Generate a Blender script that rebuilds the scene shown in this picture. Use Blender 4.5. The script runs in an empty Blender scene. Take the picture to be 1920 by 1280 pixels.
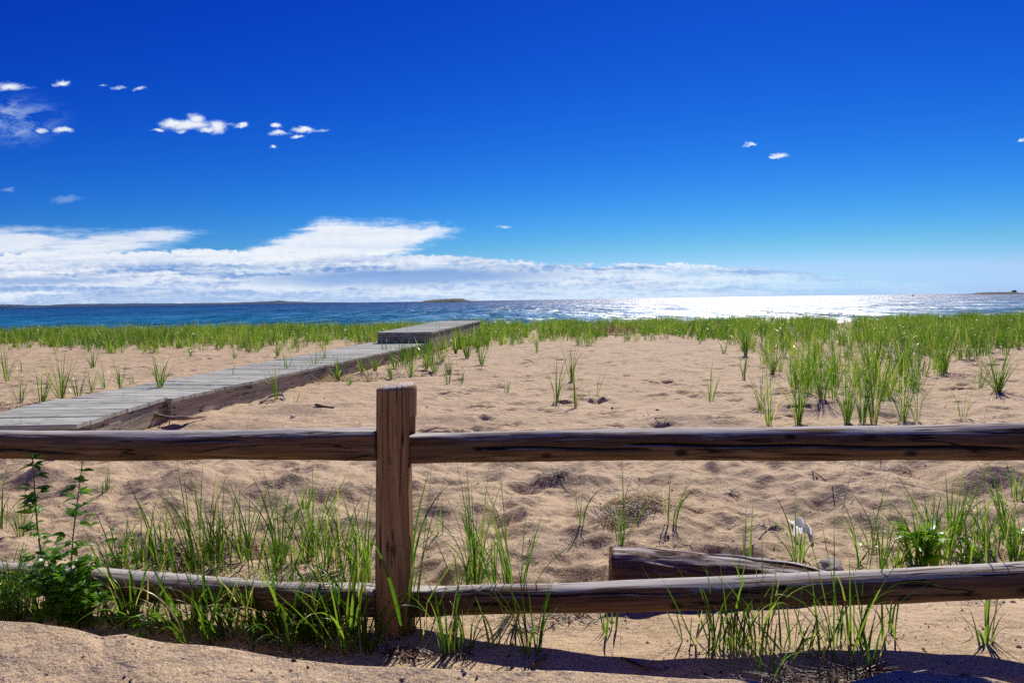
import bpy, math, random
import numpy as np
from mathutils import Vector, Matrix, Quaternion
R = math.radians
rng = np.random.default_rng(7)
random.seed(7)
SC = bpy.context.scene
COL = SC.collection

# ------------------------------------------------------------------ camera geometry
F = 1350.0; EYE = np.array([0.0, 0.0, 1.25])
PITCH = math.atan(77.3 / F); ROLL = math.atan(0.01458)
fw = np.array([0, math.cos(PITCH), -math.sin(PITCH)])
r0 = np.array([1.0, 0, 0]); u0 = np.array([0, math.sin(PITCH), math.cos(PITCH)])
rt = math.cos(ROLL) * r0 - math.sin(ROLL) * u0
up = math.cos(ROLL) * u0 + math.sin(ROLL) * r0

def pdir(x, y):
    return fw * F + rt * (x - 960) - up * (y - 640)

def at(x, y, z=0.0):
    """world point where the sight line of photo position (x, y) meets height z"""
    d = pdir(x, y); k = (z - EYE[2]) / d[2]
    return EYE + d * k

def atY(x, y, Y):
    d = pdir(x, y); return EYE + d * (Y / d[1])

def pix(P):
    P = np.asarray(P, float) - EYE
    w = P @ fw
    w = np.where(np.abs(w) < 1e-6, 1e-6, w)
    return 960 + F * (P @ rt) / w, 640 - F * (P @ up) / w

SUN_AZ, SUN_EL = R(18), R(44)
cd = bpy.data.cameras.new('camera'); cam = bpy.data.objects.new('camera', cd); COL.objects.link(cam)
cd.sensor_width = 36; cd.lens = 36 * F / 1920; cd.clip_start = 0.02; cd.clip_end = 90000
cam.matrix_world = Matrix(((rt[0], up[0], -fw[0], EYE[0]), (rt[1], up[1], -fw[1], EYE[1]), (rt[2], up[2], -fw[2], EYE[2]), (0, 0, 0, 1)))
SC.camera = cam

# ------------------------------------------------------------------ numpy noise
def perlin(x, y, seed=0):
    xi = np.floor(x).astype(np.int64); yi = np.floor(y).astype(np.int64)
    xf = x - xi; yf = y - yi
    def g(ix, iy, dx, dy):
        h = (ix * 374761393 + iy * 668265263 + seed * 974634777) & 0xffffffff
        h = ((h ^ (h >> 13)) * 1274126177) & 0xffffffff
        h = h ^ (h >> 16)
        a = (h & 0xffff) / 65536.0 * 2 * np.pi
        return np.cos(a) * dx + np.sin(a) * dy
    u = xf ** 3 * (xf * (xf * 6 - 15) + 10); v = yf ** 3 * (yf * (yf * 6 - 15) + 10)
    a = g(xi, yi, xf, yf); b = g(xi + 1, yi, xf - 1, yf)
    c = g(xi, yi + 1, xf, yf - 1); d = g(xi + 1, yi + 1, xf - 1, yf - 1)
    return (a * (1 - u) + b * u) * (1 - v) + (c * (1 - u) + d * u) * v

def fbm(x, y, seed=0, oct=4, gain=0.5):
    s = 0; a = 1.0
    for i in range(oct):
        s = s + a * perlin(x * 2 ** i, y * 2 ** i, seed + i); a *= gain
    return s

def smooth(a, b, x):
    t = np.clip((x - a) / (b - a), 0, 1); return t * t * (3 - 2 * t)

# ------------------------------------------------------------------ terrain height
YC = 1.9
crest_px = [(-900, 1150), (-300, 1152), (0, 1160), (60, 1163), (140, 1176), (190, 1192), (235, 1186), (310, 1203), (400, 1213), (530, 1232), (640, 1242),
            (700, 1244), (770, 1245), (840, 1250), (970, 1256), (1100, 1262), (1280, 1264), (1400, 1268), (1440, 1278), (1480, 1292), (1540, 1292),
            (1600, 1277), (1680, 1257), (1770, 1261), (1850, 1266), (1920, 1282), (2300, 1290), (3000, 1290)]
cp = np.array([atY(x, y, YC) for x, y in crest_px]); CX, CZ = cp[:, 0], cp[:, 2]
# shallow footprints trodden in the open sand
fr = np.random.default_rng(11)
prints = []
for i in range(420):
    x = fr.uniform(780, 1900); y = fr.uniform(640, 860) if i % 3 else fr.uniform(655, 760)
    p = at(x, y); prints.append((p[0], p[1], fr.uniform(.09, .15), fr.uniform(.05, .08), fr.uniform(-.5, .9), fr.uniform(.012, .03)))
for i in range(150):
    x = fr.uniform(0, 560); y = fr.uniform(650, 730)
    p = at(x, y); prints.append((p[0], p[1], fr.uniform(.09, .15), fr.uniform(.05, .08), fr.uniform(-.5, .9), fr.uniform(.01, .02)))
for (x, y) in [(1125, 752), (1185, 650), (1550, 950), (1640, 905), (1170, 990), (980, 915)]:
    p = at(x, y); prints.append((p[0], p[1], .13, .10, 0.2, .018))
# mounds whose near slopes fall towards the viewer: (photo x, y, rx, ry, height)
mounds = [(90, 905, .34, .20, .075), (330, 915, .55, .25, .08), (560, 925, .40, .25, .10), (690, 985, .3, .18, .06), (860, 965, .35, .16, .06),
          (1010, 905, .30, .14, .05), (1200, 955, .26, .16, .085), (1330, 1010, .4, .16, .05), (1560, 940, .42, .22, .085), (1750, 960, .35, .2, .06),
          (1650, 905, .3, .16, .05), (1420, 900, .35, .16, .045), (1100, 1010, .22, .12, .05), (960, 1040, .25, .12, .045), (1860, 905, .4, .2, .05),
          (850, 790, .5, .3, .05), (560, 770, .5, .35, .05), (1280, 790, .6, .3, .04), (1500, 760, .5, .4, .07), (1620, 770, .5, .4, .08), (200, 1010, .3, .15, .04),
          (1060, 1060, .2, .1, .03), (430, 800, .6, .3, .05)]
mounds = [(*at(x, y)[:2], a, b, h) for x, y, a, b, h in mounds]

def H(X, Y):
    X = np.asarray(X, float); Y = np.asarray(Y, float)
    z = 0.05 * fbm(X / 5, Y / 5, 3, 3) * smooth(5, 10, Y)
    z = z + 0.035 * fbm(X / 1.3, Y / .9, 5, 3) * smooth(3, 6, Y)
    near = smooth(2.5, 3.2, Y) * (1 - smooth(5.2, 8.5, Y))
    z = z + near * (0.10 * fbm(X / .5, Y / .42, 21, 3, .55) + .022 * fbm(X / .14, Y / .12, 26, 2))
    z = z + (1 - near) * smooth(4, 7, Y) * (1 - smooth(20, 30, Y)) * (0.03 * fbm(X / .45, Y / .4, 41, 4, .6) + .02 * fbm(X / .9, Y / .4, 47, 2))
    for mx, my, a, b, h in mounds:
        q = ((X - mx) / a) ** 2 + (np.where(Y < my, (Y - my) / (b * .75), (Y - my) / (b * 1.5))) ** 2
        z = z + h * np.exp(-q * 1.3)
    ylo, yhi = Y.min() - .4, Y.max() + .4
    for px_, py_, a, b, ro, dp in prints:
        if py_ < ylo or py_ > yhi: continue
        m = (np.abs(X - px_) < .4) & (np.abs(Y - py_) < .4)
        if not np.any(m): continue
        dx = X[m] - px_; dy = Y[m] - py_
        u = dx * math.cos(ro) + dy * math.sin(ro); v = -dx * math.sin(ro) + dy * math.cos(ro)
        q = (u / a) ** 2 + (v / b) ** 2
        z[m] = z[m] + 1.8 * dp * (-1.15 * np.exp(-q * 1.2) + .42 * np.exp(-(np.sqrt(q) - 1.35) ** 2 * 5))
    # low ground in front of the fence, higher to the right
    front = 1 - smooth(2.45, 3.0, Y)
    z = z + front * (0.11 * smooth(.3, 1.4, X) - .05 * (1 - smooth(-.9, -.4, X)) + .012 * fbm(X / .35, Y / .3, 61, 3))
    # sand bank in the foreground
    yc = YC + .05 * fbm(X / .6, X * 0 + .5, 71, 2)
    t = X / np.maximum(Y, .6) * YC
    zc = np.interp(np.where(Y > .6, t, X), CX, CZ) + 0 * Y
    d = yc - Y
    CZs = np.interp(CX, CX[[0, 2, 7, 10, 14, 18, 22, 26, 27]], CZ[[0, 2, 7, 10, 14, 18, 22, 26, 27]])
    zf = np.interp(np.where(Y > .6, t, X), CX, CZs)
    fr_z = zc + (zf - zc) * smooth(.0, .16, d) - np.where(d > 0, .22 * d + .10 * (1 - np.exp(-d / .25)) * 0, 0)
    fr_z = np.maximum(fr_z, .12) + .010 * fbm(X / .35, Y / .35, 77, 3) * smooth(.0, .15, d) - .018 * smooth(.04, .3, d) * (1 + perlin(X / .3, Y / .25, 79))
    lee = zc - np.where(d < 0, -d, 0) * .75 - .35 * np.maximum(-d - .05, 0) ** 1
    bank = np.where(d > 0, fr_z, lee)
    k = 0.02
    z = np.where(Y < 2.6, np.logaddexp(z / k, bank / k) * k, z)
    # ridge, then the drop to the beach and the sea bed
    edge = 33 + 2.5 * perlin(X / 9, X * 0, 91) + .05 * np.abs(X)
    z = z - .06 * smooth(22, 33, Y)
    gap = np.exp(-((X - 13.2 * Y / 29) / 1.2) ** 2) * smooth(20, 28, Y)
    z = z - gap * .05
    z = z - 4.4 * smooth(edge, edge + 55, Y) - 3 * smooth(90, 200, Y)
    return z

def h1(x, y):
    return float(H(np.array([x]), np.array([y]))[0])

def ground_at(x, y):
    p = at(x, y)
    for _ in range(6):
        p = at(x, y, h1(p[0], p[1]))
    return p

# ------------------------------------------------------------------ node helpers
class NT:
    def __init__(s, tree):
        s.t = tree; s.n = tree.nodes; s.l = tree.links
    def node(s, typ, ins=None, **kw):
        n = s.n.new(typ)
        for k, v in kw.items(): setattr(n, k, v)
        for k, v in (ins or {}).items(): s.put(n.inputs[k], v)
        return n
    def put(s, sock, v):
        if isinstance(v, bpy.types.NodeSocket): s.l.new(v, sock)
        else:
            if sock.type == 'RGBA' and len(v) == 3: v = (*v, 1)
            sock.default_value = v
    def m(s, op, a, b=None, c=None, clamp=False):
        n = s.n.new('ShaderNodeMath'); n.operation = op; n.use_clamp = clamp
        for i, v in enumerate((a, b, c)):
            if v is not None: s.put(n.inputs[i], v)
        return n.outputs[0]
    def v(s, op, a, b=None, scale=None):
        n = s.n.new('ShaderNodeVectorMath'); n.operation = op
        s.put(n.inputs[0], a)
        if b is not None: s.put(n.inputs[1], b)
        if scale is not None: s.put(n.inputs['Scale'], scale)
        return n.outputs['Value'] if op in ('LENGTH', 'DOT_PRODUCT', 'DISTANCE') else n.outputs[0]
    def noise(s, vec, scale, detail=4, rough=.5, dist=0, out='Fac'):
        n = s.node('ShaderNodeTexNoise', {'Vector': vec, 'Scale': scale, 'Detail': detail, 'Roughness': rough, 'Distortion': dist})
        return n.outputs[out]
    def mr(s, v, a, b, c=0., d=1., smooth=False):
        n = s.node('ShaderNodeMapRange', {'Value': v, 'From Min': a, 'From Max': b, 'To Min': c, 'To Max': d})
        if smooth: n.interpolation_type = 'SMOOTHSTEP'
        return n.outputs[0]
    def mix(s, f, a, b, blend='MIX'):
        n = s.n.new('ShaderNodeMix'); n.data_type = 'RGBA'; n.blend_type = blend
        s.put(n.inputs[0], f); s.put(n.inputs[6], a); s.put(n.inputs[7], b); return n.outputs[2]
    def ramp(s, f, stops):
        n = s.n.new('ShaderNodeValToRGB'); s.put(n.inputs[0], f)
        e = n.color_ramp.elements
        while len(e) < len(stops): e.new(.5)
        for el, (p, c) in zip(e, stops): el.position = p; el.color = (*c, 1)
        return n.outputs[0]
    def attr(s, name, out='Fac'):
        n = s.n.new('ShaderNodeAttribute'); n.attribute_name = name; return n.outputs[out]
    def xyz(s, v):
        n = s.node('ShaderNodeSeparateXYZ', {0: v}); return n.outputs
    def comb(s, x, y, z):
        return s.node('ShaderNodeCombineXYZ', {0: x, 1: y, 2: z}).outputs[0]
    def bump(s, h, strength, dist):
        return s.node('ShaderNodeBump', {'Height': h, 'Strength': strength, 'Distance': dist}).outputs[0]

def material(name):
    m = bpy.data.materials.new(name); m.use_nodes = True
    t = NT(m.node_tree); b = t.n['Principled BSDF']; return m, t, b

# ------------------------------------------------------------------ materials
def mat_sand():
    m, t, b = material('sand')
    P = t.node('ShaderNodeNewGeometry').outputs['Position']
    dark = t.attr('dark')
    big = t.noise(P, .7, 3); mid = t.noise(P, 5, 4)
    col = t.mix(t.mr(big, .3, .7), (.56, .41, .235), (.665, .50, .295))
    col = t.mix(t.mr(mid, .35, .75), col, (.65, .475, .29))
    # dark heavy-mineral sand gathers in patches; near slopes of mounds are darker too
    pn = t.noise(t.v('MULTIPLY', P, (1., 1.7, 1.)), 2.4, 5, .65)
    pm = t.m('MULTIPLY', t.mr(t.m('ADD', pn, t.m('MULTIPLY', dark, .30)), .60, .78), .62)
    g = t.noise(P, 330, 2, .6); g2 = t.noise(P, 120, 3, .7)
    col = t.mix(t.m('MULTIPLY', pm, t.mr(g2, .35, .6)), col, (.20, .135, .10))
    vor = t.node('ShaderNodeTexVoronoi', {'Vector': P, 'Scale': 300.}, feature='F1')
    vc = t.xyz(vor.outputs['Color'])
    col = t.mix(t.mr(vc[0], .86, .93, 0, .75), col, (.13, .085, .06))
    col = t.mix(t.mr(vc[1], .93, .97, 0, .7), col, (.9, .82, .70))
    vor2 = t.node('ShaderNodeTexVoronoi', {'Vector': P, 'Scale': 62.}, feature='F1')
    v2 = t.xyz(vor2.outputs['Color'])
    sp = t.m('MULTIPLY', t.mr(v2[0], .93, .95), t.mr(vor2.outputs['Distance'], .25, .4, 1, 0))
    col = t.mix(t.m('MULTIPLY', sp, t.mr(mid, .4, .55)), col, (.09, .06, .045))
    col = t.mix(1., col, t.ramp(g, [(.3, (.70, .69, .68)), (.7, (1.22, 1.21, 1.2))]), 'MULTIPLY')
    t.put(b.inputs['Base Color'], col); b.inputs['Roughness'].default_value = .85
    b.inputs['Specular IOR Level'].default_value = .25
    hh = t.m('ADD', t.m('MULTIPLY', t.noise(P, 24, 4, .6), .7), t.m('MULTIPLY', g2, .2))
    hh = t.m('ADD', hh, t.m('MULTIPLY', t.noise(t.v('MULTIPLY', P, (1, 1.6, 1)), 7, 3), 1.3))
    t.put(b.inputs['Normal'], t.bump(hh, .9, .02))
    return m

def mat_wood(name, c1, c2, dark, silver_lit=0., grain=1., knots=(), rough=.75, tone=.35):
    m, t, b = material(name)
    W = t.attr('wc', 'Vector'); tn = t.attr('tone')
    wv = t.v('MULTIPLY', W, (3. * grain, 60. * grain, 60. * grain))
    kd = None
    for (kx, ky, kz, kr) in knots:
        d = t.v('LENGTH', t.v('MULTIPLY', t.v('SUBTRACT', W, (kx, ky, kz)), (.6, 1, 1)))
        d = t.mr(d, kr * .55, kr * 1.7, 1, 0, True)
        kd = d if kd is None else t.m('MAXIMUM', kd, d)
    n1 = t.noise(wv, 1., 5, .6, .8); n2 = t.noise(t.v('MULTIPLY', W, (1.2, 9., 9.)), 1., 4, .55, 1.2)
    n3 = t.noise(t.v('MULTIPLY', W, (9., 300., 300.)), 1., 3, .6)
    col = t.mix(t.mr(n2, .3, .7), c1, c2)
    col = t.mix(t.mr(n1, .40, .64), col, t.mix(.6, c1, dark))
    col = t.mix(t.mr(n3, .55, .75, 0, .6), col, dark)
    # fine drying checks run with the grain
    cr = t.m('ABSOLUTE', t.m('SUBTRACT', t.noise(t.v('MULTIPLY', W, (1.4, 22., 22.)), 1., 3, .5, .4), .5))
    crm = t.mr(cr, .006, .020, 1, 0)
    crm = t.m('MULTIPLY', crm, t.mr(t.noise(W, 4.5, 2), .46, .54))
    crm = t.m('MAXIMUM', crm, t.attr('crack'))  # carved cracks too, the shade inside them painted dark
    col = t.mix(t.m('MULTIPLY', crm, .92), col, (.010, .007, .006))
    if silver_lit:
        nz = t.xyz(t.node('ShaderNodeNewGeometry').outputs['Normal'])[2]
        sm = t.m('MULTIPLY', t.mr(t.m('ADD', nz, t.m('MULTIPLY', t.m('SUBTRACT', n1, .5), 2.4)), .62, 1.), silver_lit, clamp=True)  # bleached upper side; the whitening also paints in the sunlit strip
        if silver_lit > 1: sm = t.m('MULTIPLY', sm, t.mr(t.noise(t.v('MULTIPLY', W, (5., 22., 22.)), 1., 4, .65), .40, .54))
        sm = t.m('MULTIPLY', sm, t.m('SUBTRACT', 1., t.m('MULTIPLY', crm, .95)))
        col = t.mix(sm, col, t.mix(t.mr(n1, .4, .65), (.86, .82, .75) if silver_lit < 1 else (.90, .86, .80), (.42, .39, .34) if silver_lit < 1 else (.30, .23, .17)))
    if kd is not None:
        col = t.mix(t.m('MULTIPLY', kd, .93), col, (.022, .013, .009))
    col = t.mix(1., col, t.mix(t.m('MULTIPLY', tn, 1.), (1 - tone, 1 - tone, 1 - tone), (1 + tone * .5, 1 + tone * .5, 1 + tone * .5)), 'MULTIPLY')
    t.put(b.inputs['Base Color'], col); b.inputs['Roughness'].default_value = rough
    b.inputs['Specular IOR Level'].default_value = .15
    h = t.m('ADD', t.m('MULTIPLY', n1, .6), t.m('MULTIPLY', n3, .35)); h = t.m('SUBTRACT', h, t.m('MULTIPLY', crm, 1.3))
    if kd is not None: h = t.m('SUBTRACT', h, t.m('MULTIPLY', kd, .5))
    t.put(b.inputs['Normal'], t.bump(h, .9, .003))
    return m

def mat_leafy(name, stops, straw=(.55, .42, .22), trans=.5, rough=.32, base=(.30, .26, .12), tip=None):
    m, t, b = material(name)
    tone = t.attr('tone'); ta = t.attr('along')
    col = t.ramp(tone, stops)
    col = t.mix(t.mr(ta, .0, .16, 1, 0), col, t.mix(.55, col, base))
    if tip: col = t.mix(t.mr(ta, .8, 1.), col, tip)
    P = t.node('ShaderNodeNewGeometry').outputs['Position']
    col = t.mix(1., col, t.ramp(t.noise(P, 3, 2), [(.3, (.75, .75, .75)), (.7, (1.15, 1.15, 1.1))]), 'MULTIPLY')
    t.put(b.inputs['Base Color'], col); b.inputs['Roughness'].default_value = rough
    b.inputs['Specular IOR Level'].default_value = .55
    tr = t.node('ShaderNodeBsdfTranslucent', {0: t.mix(1., col, (1.15, 1.25, .55), 'MULTIPLY')})
    mx = t.node('ShaderNodeMixShader', {0: trans, 1: b.outputs[0], 2: tr.outputs[0]})
    t.l.new(mx.outputs[0], t.n['Material Output'].inputs['Surface'])
    return m

def mat_plain(name, col, col2, rough=.8, scale=30., bump=.3, dist=.004, spec=.4):
    m, t, b = material(name)
    P = t.node('ShaderNodeTexCoord').outputs['Object']
    n = t.noise(P, scale, 5, .6)
    t.put(b.inputs['Base Color'], t.mix(t.mr(n, .3, .7), col, col2)); b.inputs['Roughness'].default_value = rough
    b.inputs['Specular IOR Level'].default_value = spec
    t.put(b.inputs['Normal'], t.bump(n, bump, dist)); return m

def mat_sea():
    m, t, b = material('sea')
    P = t.node('ShaderNodeNewGeometry').outputs['Position']
    s = t.xyz(P)
    slope = None
    for i, (sx, sy, a) in enumerate([(2.1, .45, 1.0), (.62, .13, 1.0), (.2, .035, 1.0), (.07, .012, .5), (.03, .005, .2)]):
        c = t.noise(t.v('MULTIPLY', P, (sx, sy, 1)), 1., 2, .6, 0, 'Color')
        c = t.v('MULTIPLY', t.v('SUBTRACT', c, (.5, .5, .5)), (a * 1.0, a * 1.35, 0))
        slope = c if slope is None else t.v('ADD', slope, c)
    N = t.v('NORMALIZE', t.v('ADD', slope, (-.097, -.255, 1)))
    far = t.mr(t.m('LOGARITHM', s[1], 10.), 2.1, 3.6)
    big = t.noise(t.v('MULTIPLY', P, (.0012, .006, 1)), 1., 4, .6)
    c = t.ramp(far, [(0., (.0, .24, .38)), (.35, (.0, .145, .31)), (1., (.0, .06, .20))])
    c = t.mix(t.mr(big, .35, .65), t.mix(1., c, (.9, .92, .94), 'MULTIPLY'), t.mix(1., c, (1.1, 1.1, 1.08), 'MULTIPLY'))
    t.put(b.inputs['Base Color'], c)
    b.inputs['Roughness'].default_value = .39; b.inputs['IOR'].default_value = 1.42
    t.put(b.inputs['Normal'], N)
    return m

M = {}
M['sand'] = mat_sand()
M['grass'] = mat_leafy('beach_grass', [(0, (.03, .085, .008)), (.35, (.07, .18, .014)), (.7, (.17, .31, .03)), (.90, (.33, .44, .07)), (.93, (.50, .40, .21)), (1, (.62, .52, .33))], trans=.58, rough=.27)
M['leaf'] = mat_leafy('weed_leaf', [(0, (.07, .18, .015)), (.5, (.15, .33, .03)), (1, (.22, .43, .05))], trans=.55, base=(.1, .14, .03))
M['pea'] = mat_leafy('bright_leaf', [(0, (.22, .44, .02)), (1, (.42, .66, .05))], trans=.5, base=(.2, .3, .03))
M['stem'] = mat_leafy('weed_stem', [(0, (.06, .10, .02)), (1, (.14, .16, .05))], trans=.1, base=(.12, .06, .03))
M['straw'] = mat_leafy('straw', [(0, (.24, .13, .05)), (.5, (.56, .37, .16)), (1, (.85, .70, .44))], trans=.2, rough=.5, base=(.3, .2, .1))
M['weedred'] = mat_leafy('dried_seaweed', [(0, (.035, .018, .012)), (.6, (.11, .035, .02)), (1, (.24, .07, .03))], trans=.12, rough=.5, base=(.05, .02, .01))
M['flower'] = mat_leafy('yellow_flower', [(0, (.6, .42, .02)), (1, (.75, .55, .05))], trans=.2, base=(.5, .4, .03))
M['deck'] = mat_wood('deck_board', (.50, .505, .425), (.62, .62, .53), (.34, .34, .28), rough=.8, tone=.28)
M['side'] = mat_wood('stringer_board', (.40, .34, .26), (.54, .48, .40), (.18, .14, .11), rough=.8, tone=.2, grain=.45)
M['rail'] = mat_wood('rail_wood', (.14, .075, .034), (.29, .18, .095), (.04, .022, .012), silver_lit=.95, rough=.85, tone=.2,
                     knots=[(.55, .05, -.03, .010), (1.02, .05, -.02, .012), (1.75, .05, -.025, .011), (.30, .05, .0, .008), (1.38, .045, .03, .009), (2.1, .05, -.01, .012)])
M['post'] = mat_wood('post_wood', (.33, .18, .072), (.50, .31, .15), (.20, .11, .048), silver_lit=.9, rough=.7, tone=.1, grain=.7,
                     knots=[(.665, .060, .012, .0125), (.33, .062, .010, .016), (.80, .045, .052, .009), (.21, .05, .045, .008)])
M['log'] = mat_wood('driftwood', (.15, .082, .045), (.26, .16, .095), (.04, .024, .015), silver_lit=1.3, rough=.85, tone=.2, grain=.6)
M['drift'] = mat_wood('bleached_driftwood', (.42, .37, .31), (.62, .57, .50), (.2, .16, .12), rough=.8, tone=.2)
M['twig'] = mat_wood('dark_twig', (.17, .11, .08), (.27, .19, .14), (.05, .03, .02), rough=.8, tone=.2)
M['branch'] = mat_wood('reddish_branch', (.34, .22, .16), (.50, .36, .27), (.16, .09, .06), rough=.8, tone=.2)
M['stone'] = mat_plain('grey_stone', (.16, .16, .165), (.30, .30, .30), .8, 40)
M['darkstone'] = mat_plain('dark_stone', (.035, .03, .027), (.11, .095, .08), .85, 45, .6)
M['white'] = mat_plain('white_bark', (.70, .68, .63), (.86, .85, .82), .7, 26)
M['shell'] = mat_plain('shell_white', (.66, .62, .55), (.85, .82, .78), .5, 40)
M['chips'] = mat_plain('dark_flecks', (.03, .02, .016), (.12, .065, .045), .85, 60)
M['island'] = mat_plain('island_rock', (.035, .055, .035), (.10, .10, .075), .9, .03, .2, 1)
M['coast'] = mat_plain('hazed_coast_woods', (.02, .055, .11), (.04, .085, .15), .95, .004, .2, 1)  # distance haze put into the blue of the wooded coast
M['wall'] = mat_plain('house_wall', (.10, .105, .11), (.14, .14, .145), .8, .5)
M['roof'] = mat_plain('house_roof', (.03, .03, .034), (.05, .05, .055), .8, .5)
M['boat'] = mat_plain('boat_paint', (.30, .32, .35), (.4, .42, .45), .5, .5)
M['bolt'] = mat_plain('rusty_bolt', (.05, .03, .02), (.10, .06, .04), .6, 80)
M['sea'] = mat_sea()

# ------------------------------------------------------------------ mesh helpers
def mesh_obj(name, V, Fq, mat, parent=None, origin=None, attrs=None, smooth_=True, kind=None):
    V = np.asarray(V, np.float64)
    org = np.zeros(3) if origin is None else np.asarray(origin, float)
    me = bpy.data.meshes.new(name)
    Vl = (V - org).astype(np.float32)
    if isinstance(Fq, np.ndarray):
        k = Fq.shape[1]; nf = len(Fq)
        me.vertices.add(len(V)); me.vertices.foreach_set('co', Vl.ravel())
        me.loops.add(nf * k); me.loops.foreach_set('vertex_index', Fq.astype(np.int32).ravel())
        me.polygons.add(nf); me.polygons.foreach_set('loop_start', np.arange(0, nf * k, k, dtype=np.int32))
        me.update(calc_edges=True)
    else:
        me.from_pydata(Vl.tolist(), [], [list(map(int, f)) for f in Fq]); me.update()
    if smooth_: me.polygons.foreach_set('use_smooth', np.ones(len(me.polygons), bool))
    for k, a in (attrs or {}).items():
        a = np.asarray(a, np.float32)
        if a.ndim == 2:
            at_ = me.attributes.new(k, 'FLOAT_VECTOR', 'POINT'); at_.data.foreach_set('vector', a.ravel())
        else:
            at_ = me.attributes.new(k, 'FLOAT', 'POINT'); at_.data.foreach_set('value', a)
    me.materials.append(mat)
    o = bpy.data.objects.new(name, me); COL.objects.link(o)
    if parent is not None:
        o.parent = parent; o.location = Vector(org) - W_[parent.name]
    else: o.location = org
    W_[o.name] = Vector(org)
    if kind: o['kind'] = kind
    return o
W_ = {}

def tag(o, label, cat, group=None):
    o['label'] = label; o['category'] = cat
    if group: o['group'] = group
    return o

def thing(name, label, cat, loc, group=None):
    o = bpy.data.objects.new(name, None); COL.objects.link(o); o.location = loc; o.empty_display_size = .1
    W_[o.name] = Vector(loc); return tag(o, label, cat, group)

class Acc:
    """collects pieces of one mesh"""
    def __init__(s): s.V = []; s.F = []; s.A = {}; s.n = 0
    def add(s, V, Fc, **attrs):
        V = np.asarray(V, float); s.V.append(V)
        for f in Fc: s.F.append([int(i) + s.n for i in f])
        for k in set(list(s.A) + list(attrs)):
            a = attrs.get(k, np.zeros(len(V)))
            if np.isscalar(a): a = np.full(len(V), a)
            s.A.setdefault(k, []).append(a)
        s.n += len(V)
    def build(s, name, mat, parent=None, origin=None, smooth_=True, kind=None):
        A = {k: np.concatenate(v) for k, v in s.A.items()}
        return mesh_obj(name, np.concatenate(s.V), s.F, mat, parent, origin, A, smooth_, kind)

def blades(base, az, th0, curl, L, W, tone, seg=6, twist=None, fold=False, prof='grass'):
    N = len(base); t = np.linspace(0, 1, seg + 1)
    tm = (t[1:] + t[:-1]) / 2
    th = th0[:, None] + curl[:, None] * tm[None] ** 1.7
    th = np.minimum(th, 2.7)
    st = (L / seg)[:, None]
    dx = np.sin(th) * st; dz = np.cos(th) * st
    r = np.concatenate([np.zeros((N, 1)), np.cumsum(dx, 1)], 1); z = np.concatenate([np.zeros((N, 1)), np.cumsum(dz, 1)], 1)
    ca, sa = np.cos(az)[:, None], np.sin(az)[:, None]
    P = np.stack([base[:, 0:1] + r * ca, base[:, 1:2] + r * sa, base[:, 2:3] + z], -1)
    tw = (twist if twist is not None else np.zeros(N))[:, None] * (0.4 + t[None])
    wa = az[:, None] + np.pi / 2 + tw
    if prof == 'grass': pw = np.minimum(1, .55 + 2 * t) * (1 - t ** 2.2) ** .9
    else: pw = np.sin(np.pi * np.clip(t, .03, 1) ** .75) ** .8
    hw = (W[:, None] / 2) * np.maximum(pw, .03)[None]
    Wd = np.stack([np.cos(wa), np.sin(wa), np.zeros_like(wa)], -1) * hw[..., None]
    if fold:
        nx = -np.cos(np.concatenate([th, th[:, -1:]], 1)); nz = np.sin(np.concatenate([th, th[:, -1:]], 1))
        Nn = np.stack([nx * ca, nx * sa, nz], -1) * hw[..., None] * .45
        rows = [P - Wd + Nn, P, P + Wd + Nn]
    else: rows = [P - Wd, P + Wd]
    c = len(rows); V = np.stack(rows, 2).reshape(-1, 3)
    i = np.arange(N)[:, None, None] * (seg + 1) * c + np.arange(seg)[None, :, None] * c + np.arange(c - 1)[None, None, :]
    Fq = np.stack([i, i + 1, i + c + 1, i + c], -1).reshape(-1, 4)
    al = np.broadcast_to(t[None, :, None], (N, seg + 1, c)).reshape(-1)
    to = np.broadcast_to(tone[:, None, None], (N, seg + 1, c)).reshape(-1)
    return V, Fq, al, to

def tuft_arrays(p, n, height, spread, seg=7, fold=True, wid=.0065, dead=.07, r=None, brad=.03, droop=.35):
    a = r.uniform(0, 2 * np.pi, n); rr = brad * np.sqrt(r.random(n))
    base = np.stack([p[0] + rr * np.cos(a), p[1] + rr * np.sin(a), np.full(n, p[2] - .02)], 1)
    az = a + r.normal(0, .6, n)
    L = height * r.uniform(.55, 1.12, n)
    th0 = np.abs(r.normal(0, spread, n)) * .8 + .02
    curl = np.where(r.random(n) < droop, r.uniform(.7, 2.0, n), r.uniform(.0, .55, n))
    tone = np.where(r.random(n) < dead, r.uniform(.93, 1, n), r.uniform(0.05, .88, n))
    W = wid * r.uniform(.6, 1.25, n)
    return blades(base, az, th0, curl, L, W, tone, seg, r.normal(0, .7, n), fold)

def merge(parts):
    n = 0; V, Fq, A, T = [], [], [], []
    for v, f, a, t in parts:
        V.append(v); Fq.append(f + n); A.append(a); T.append(t); n += len(v)
    return np.concatenate(V), np.concatenate(Fq), np.concatenate(A), np.concatenate(T)

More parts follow.
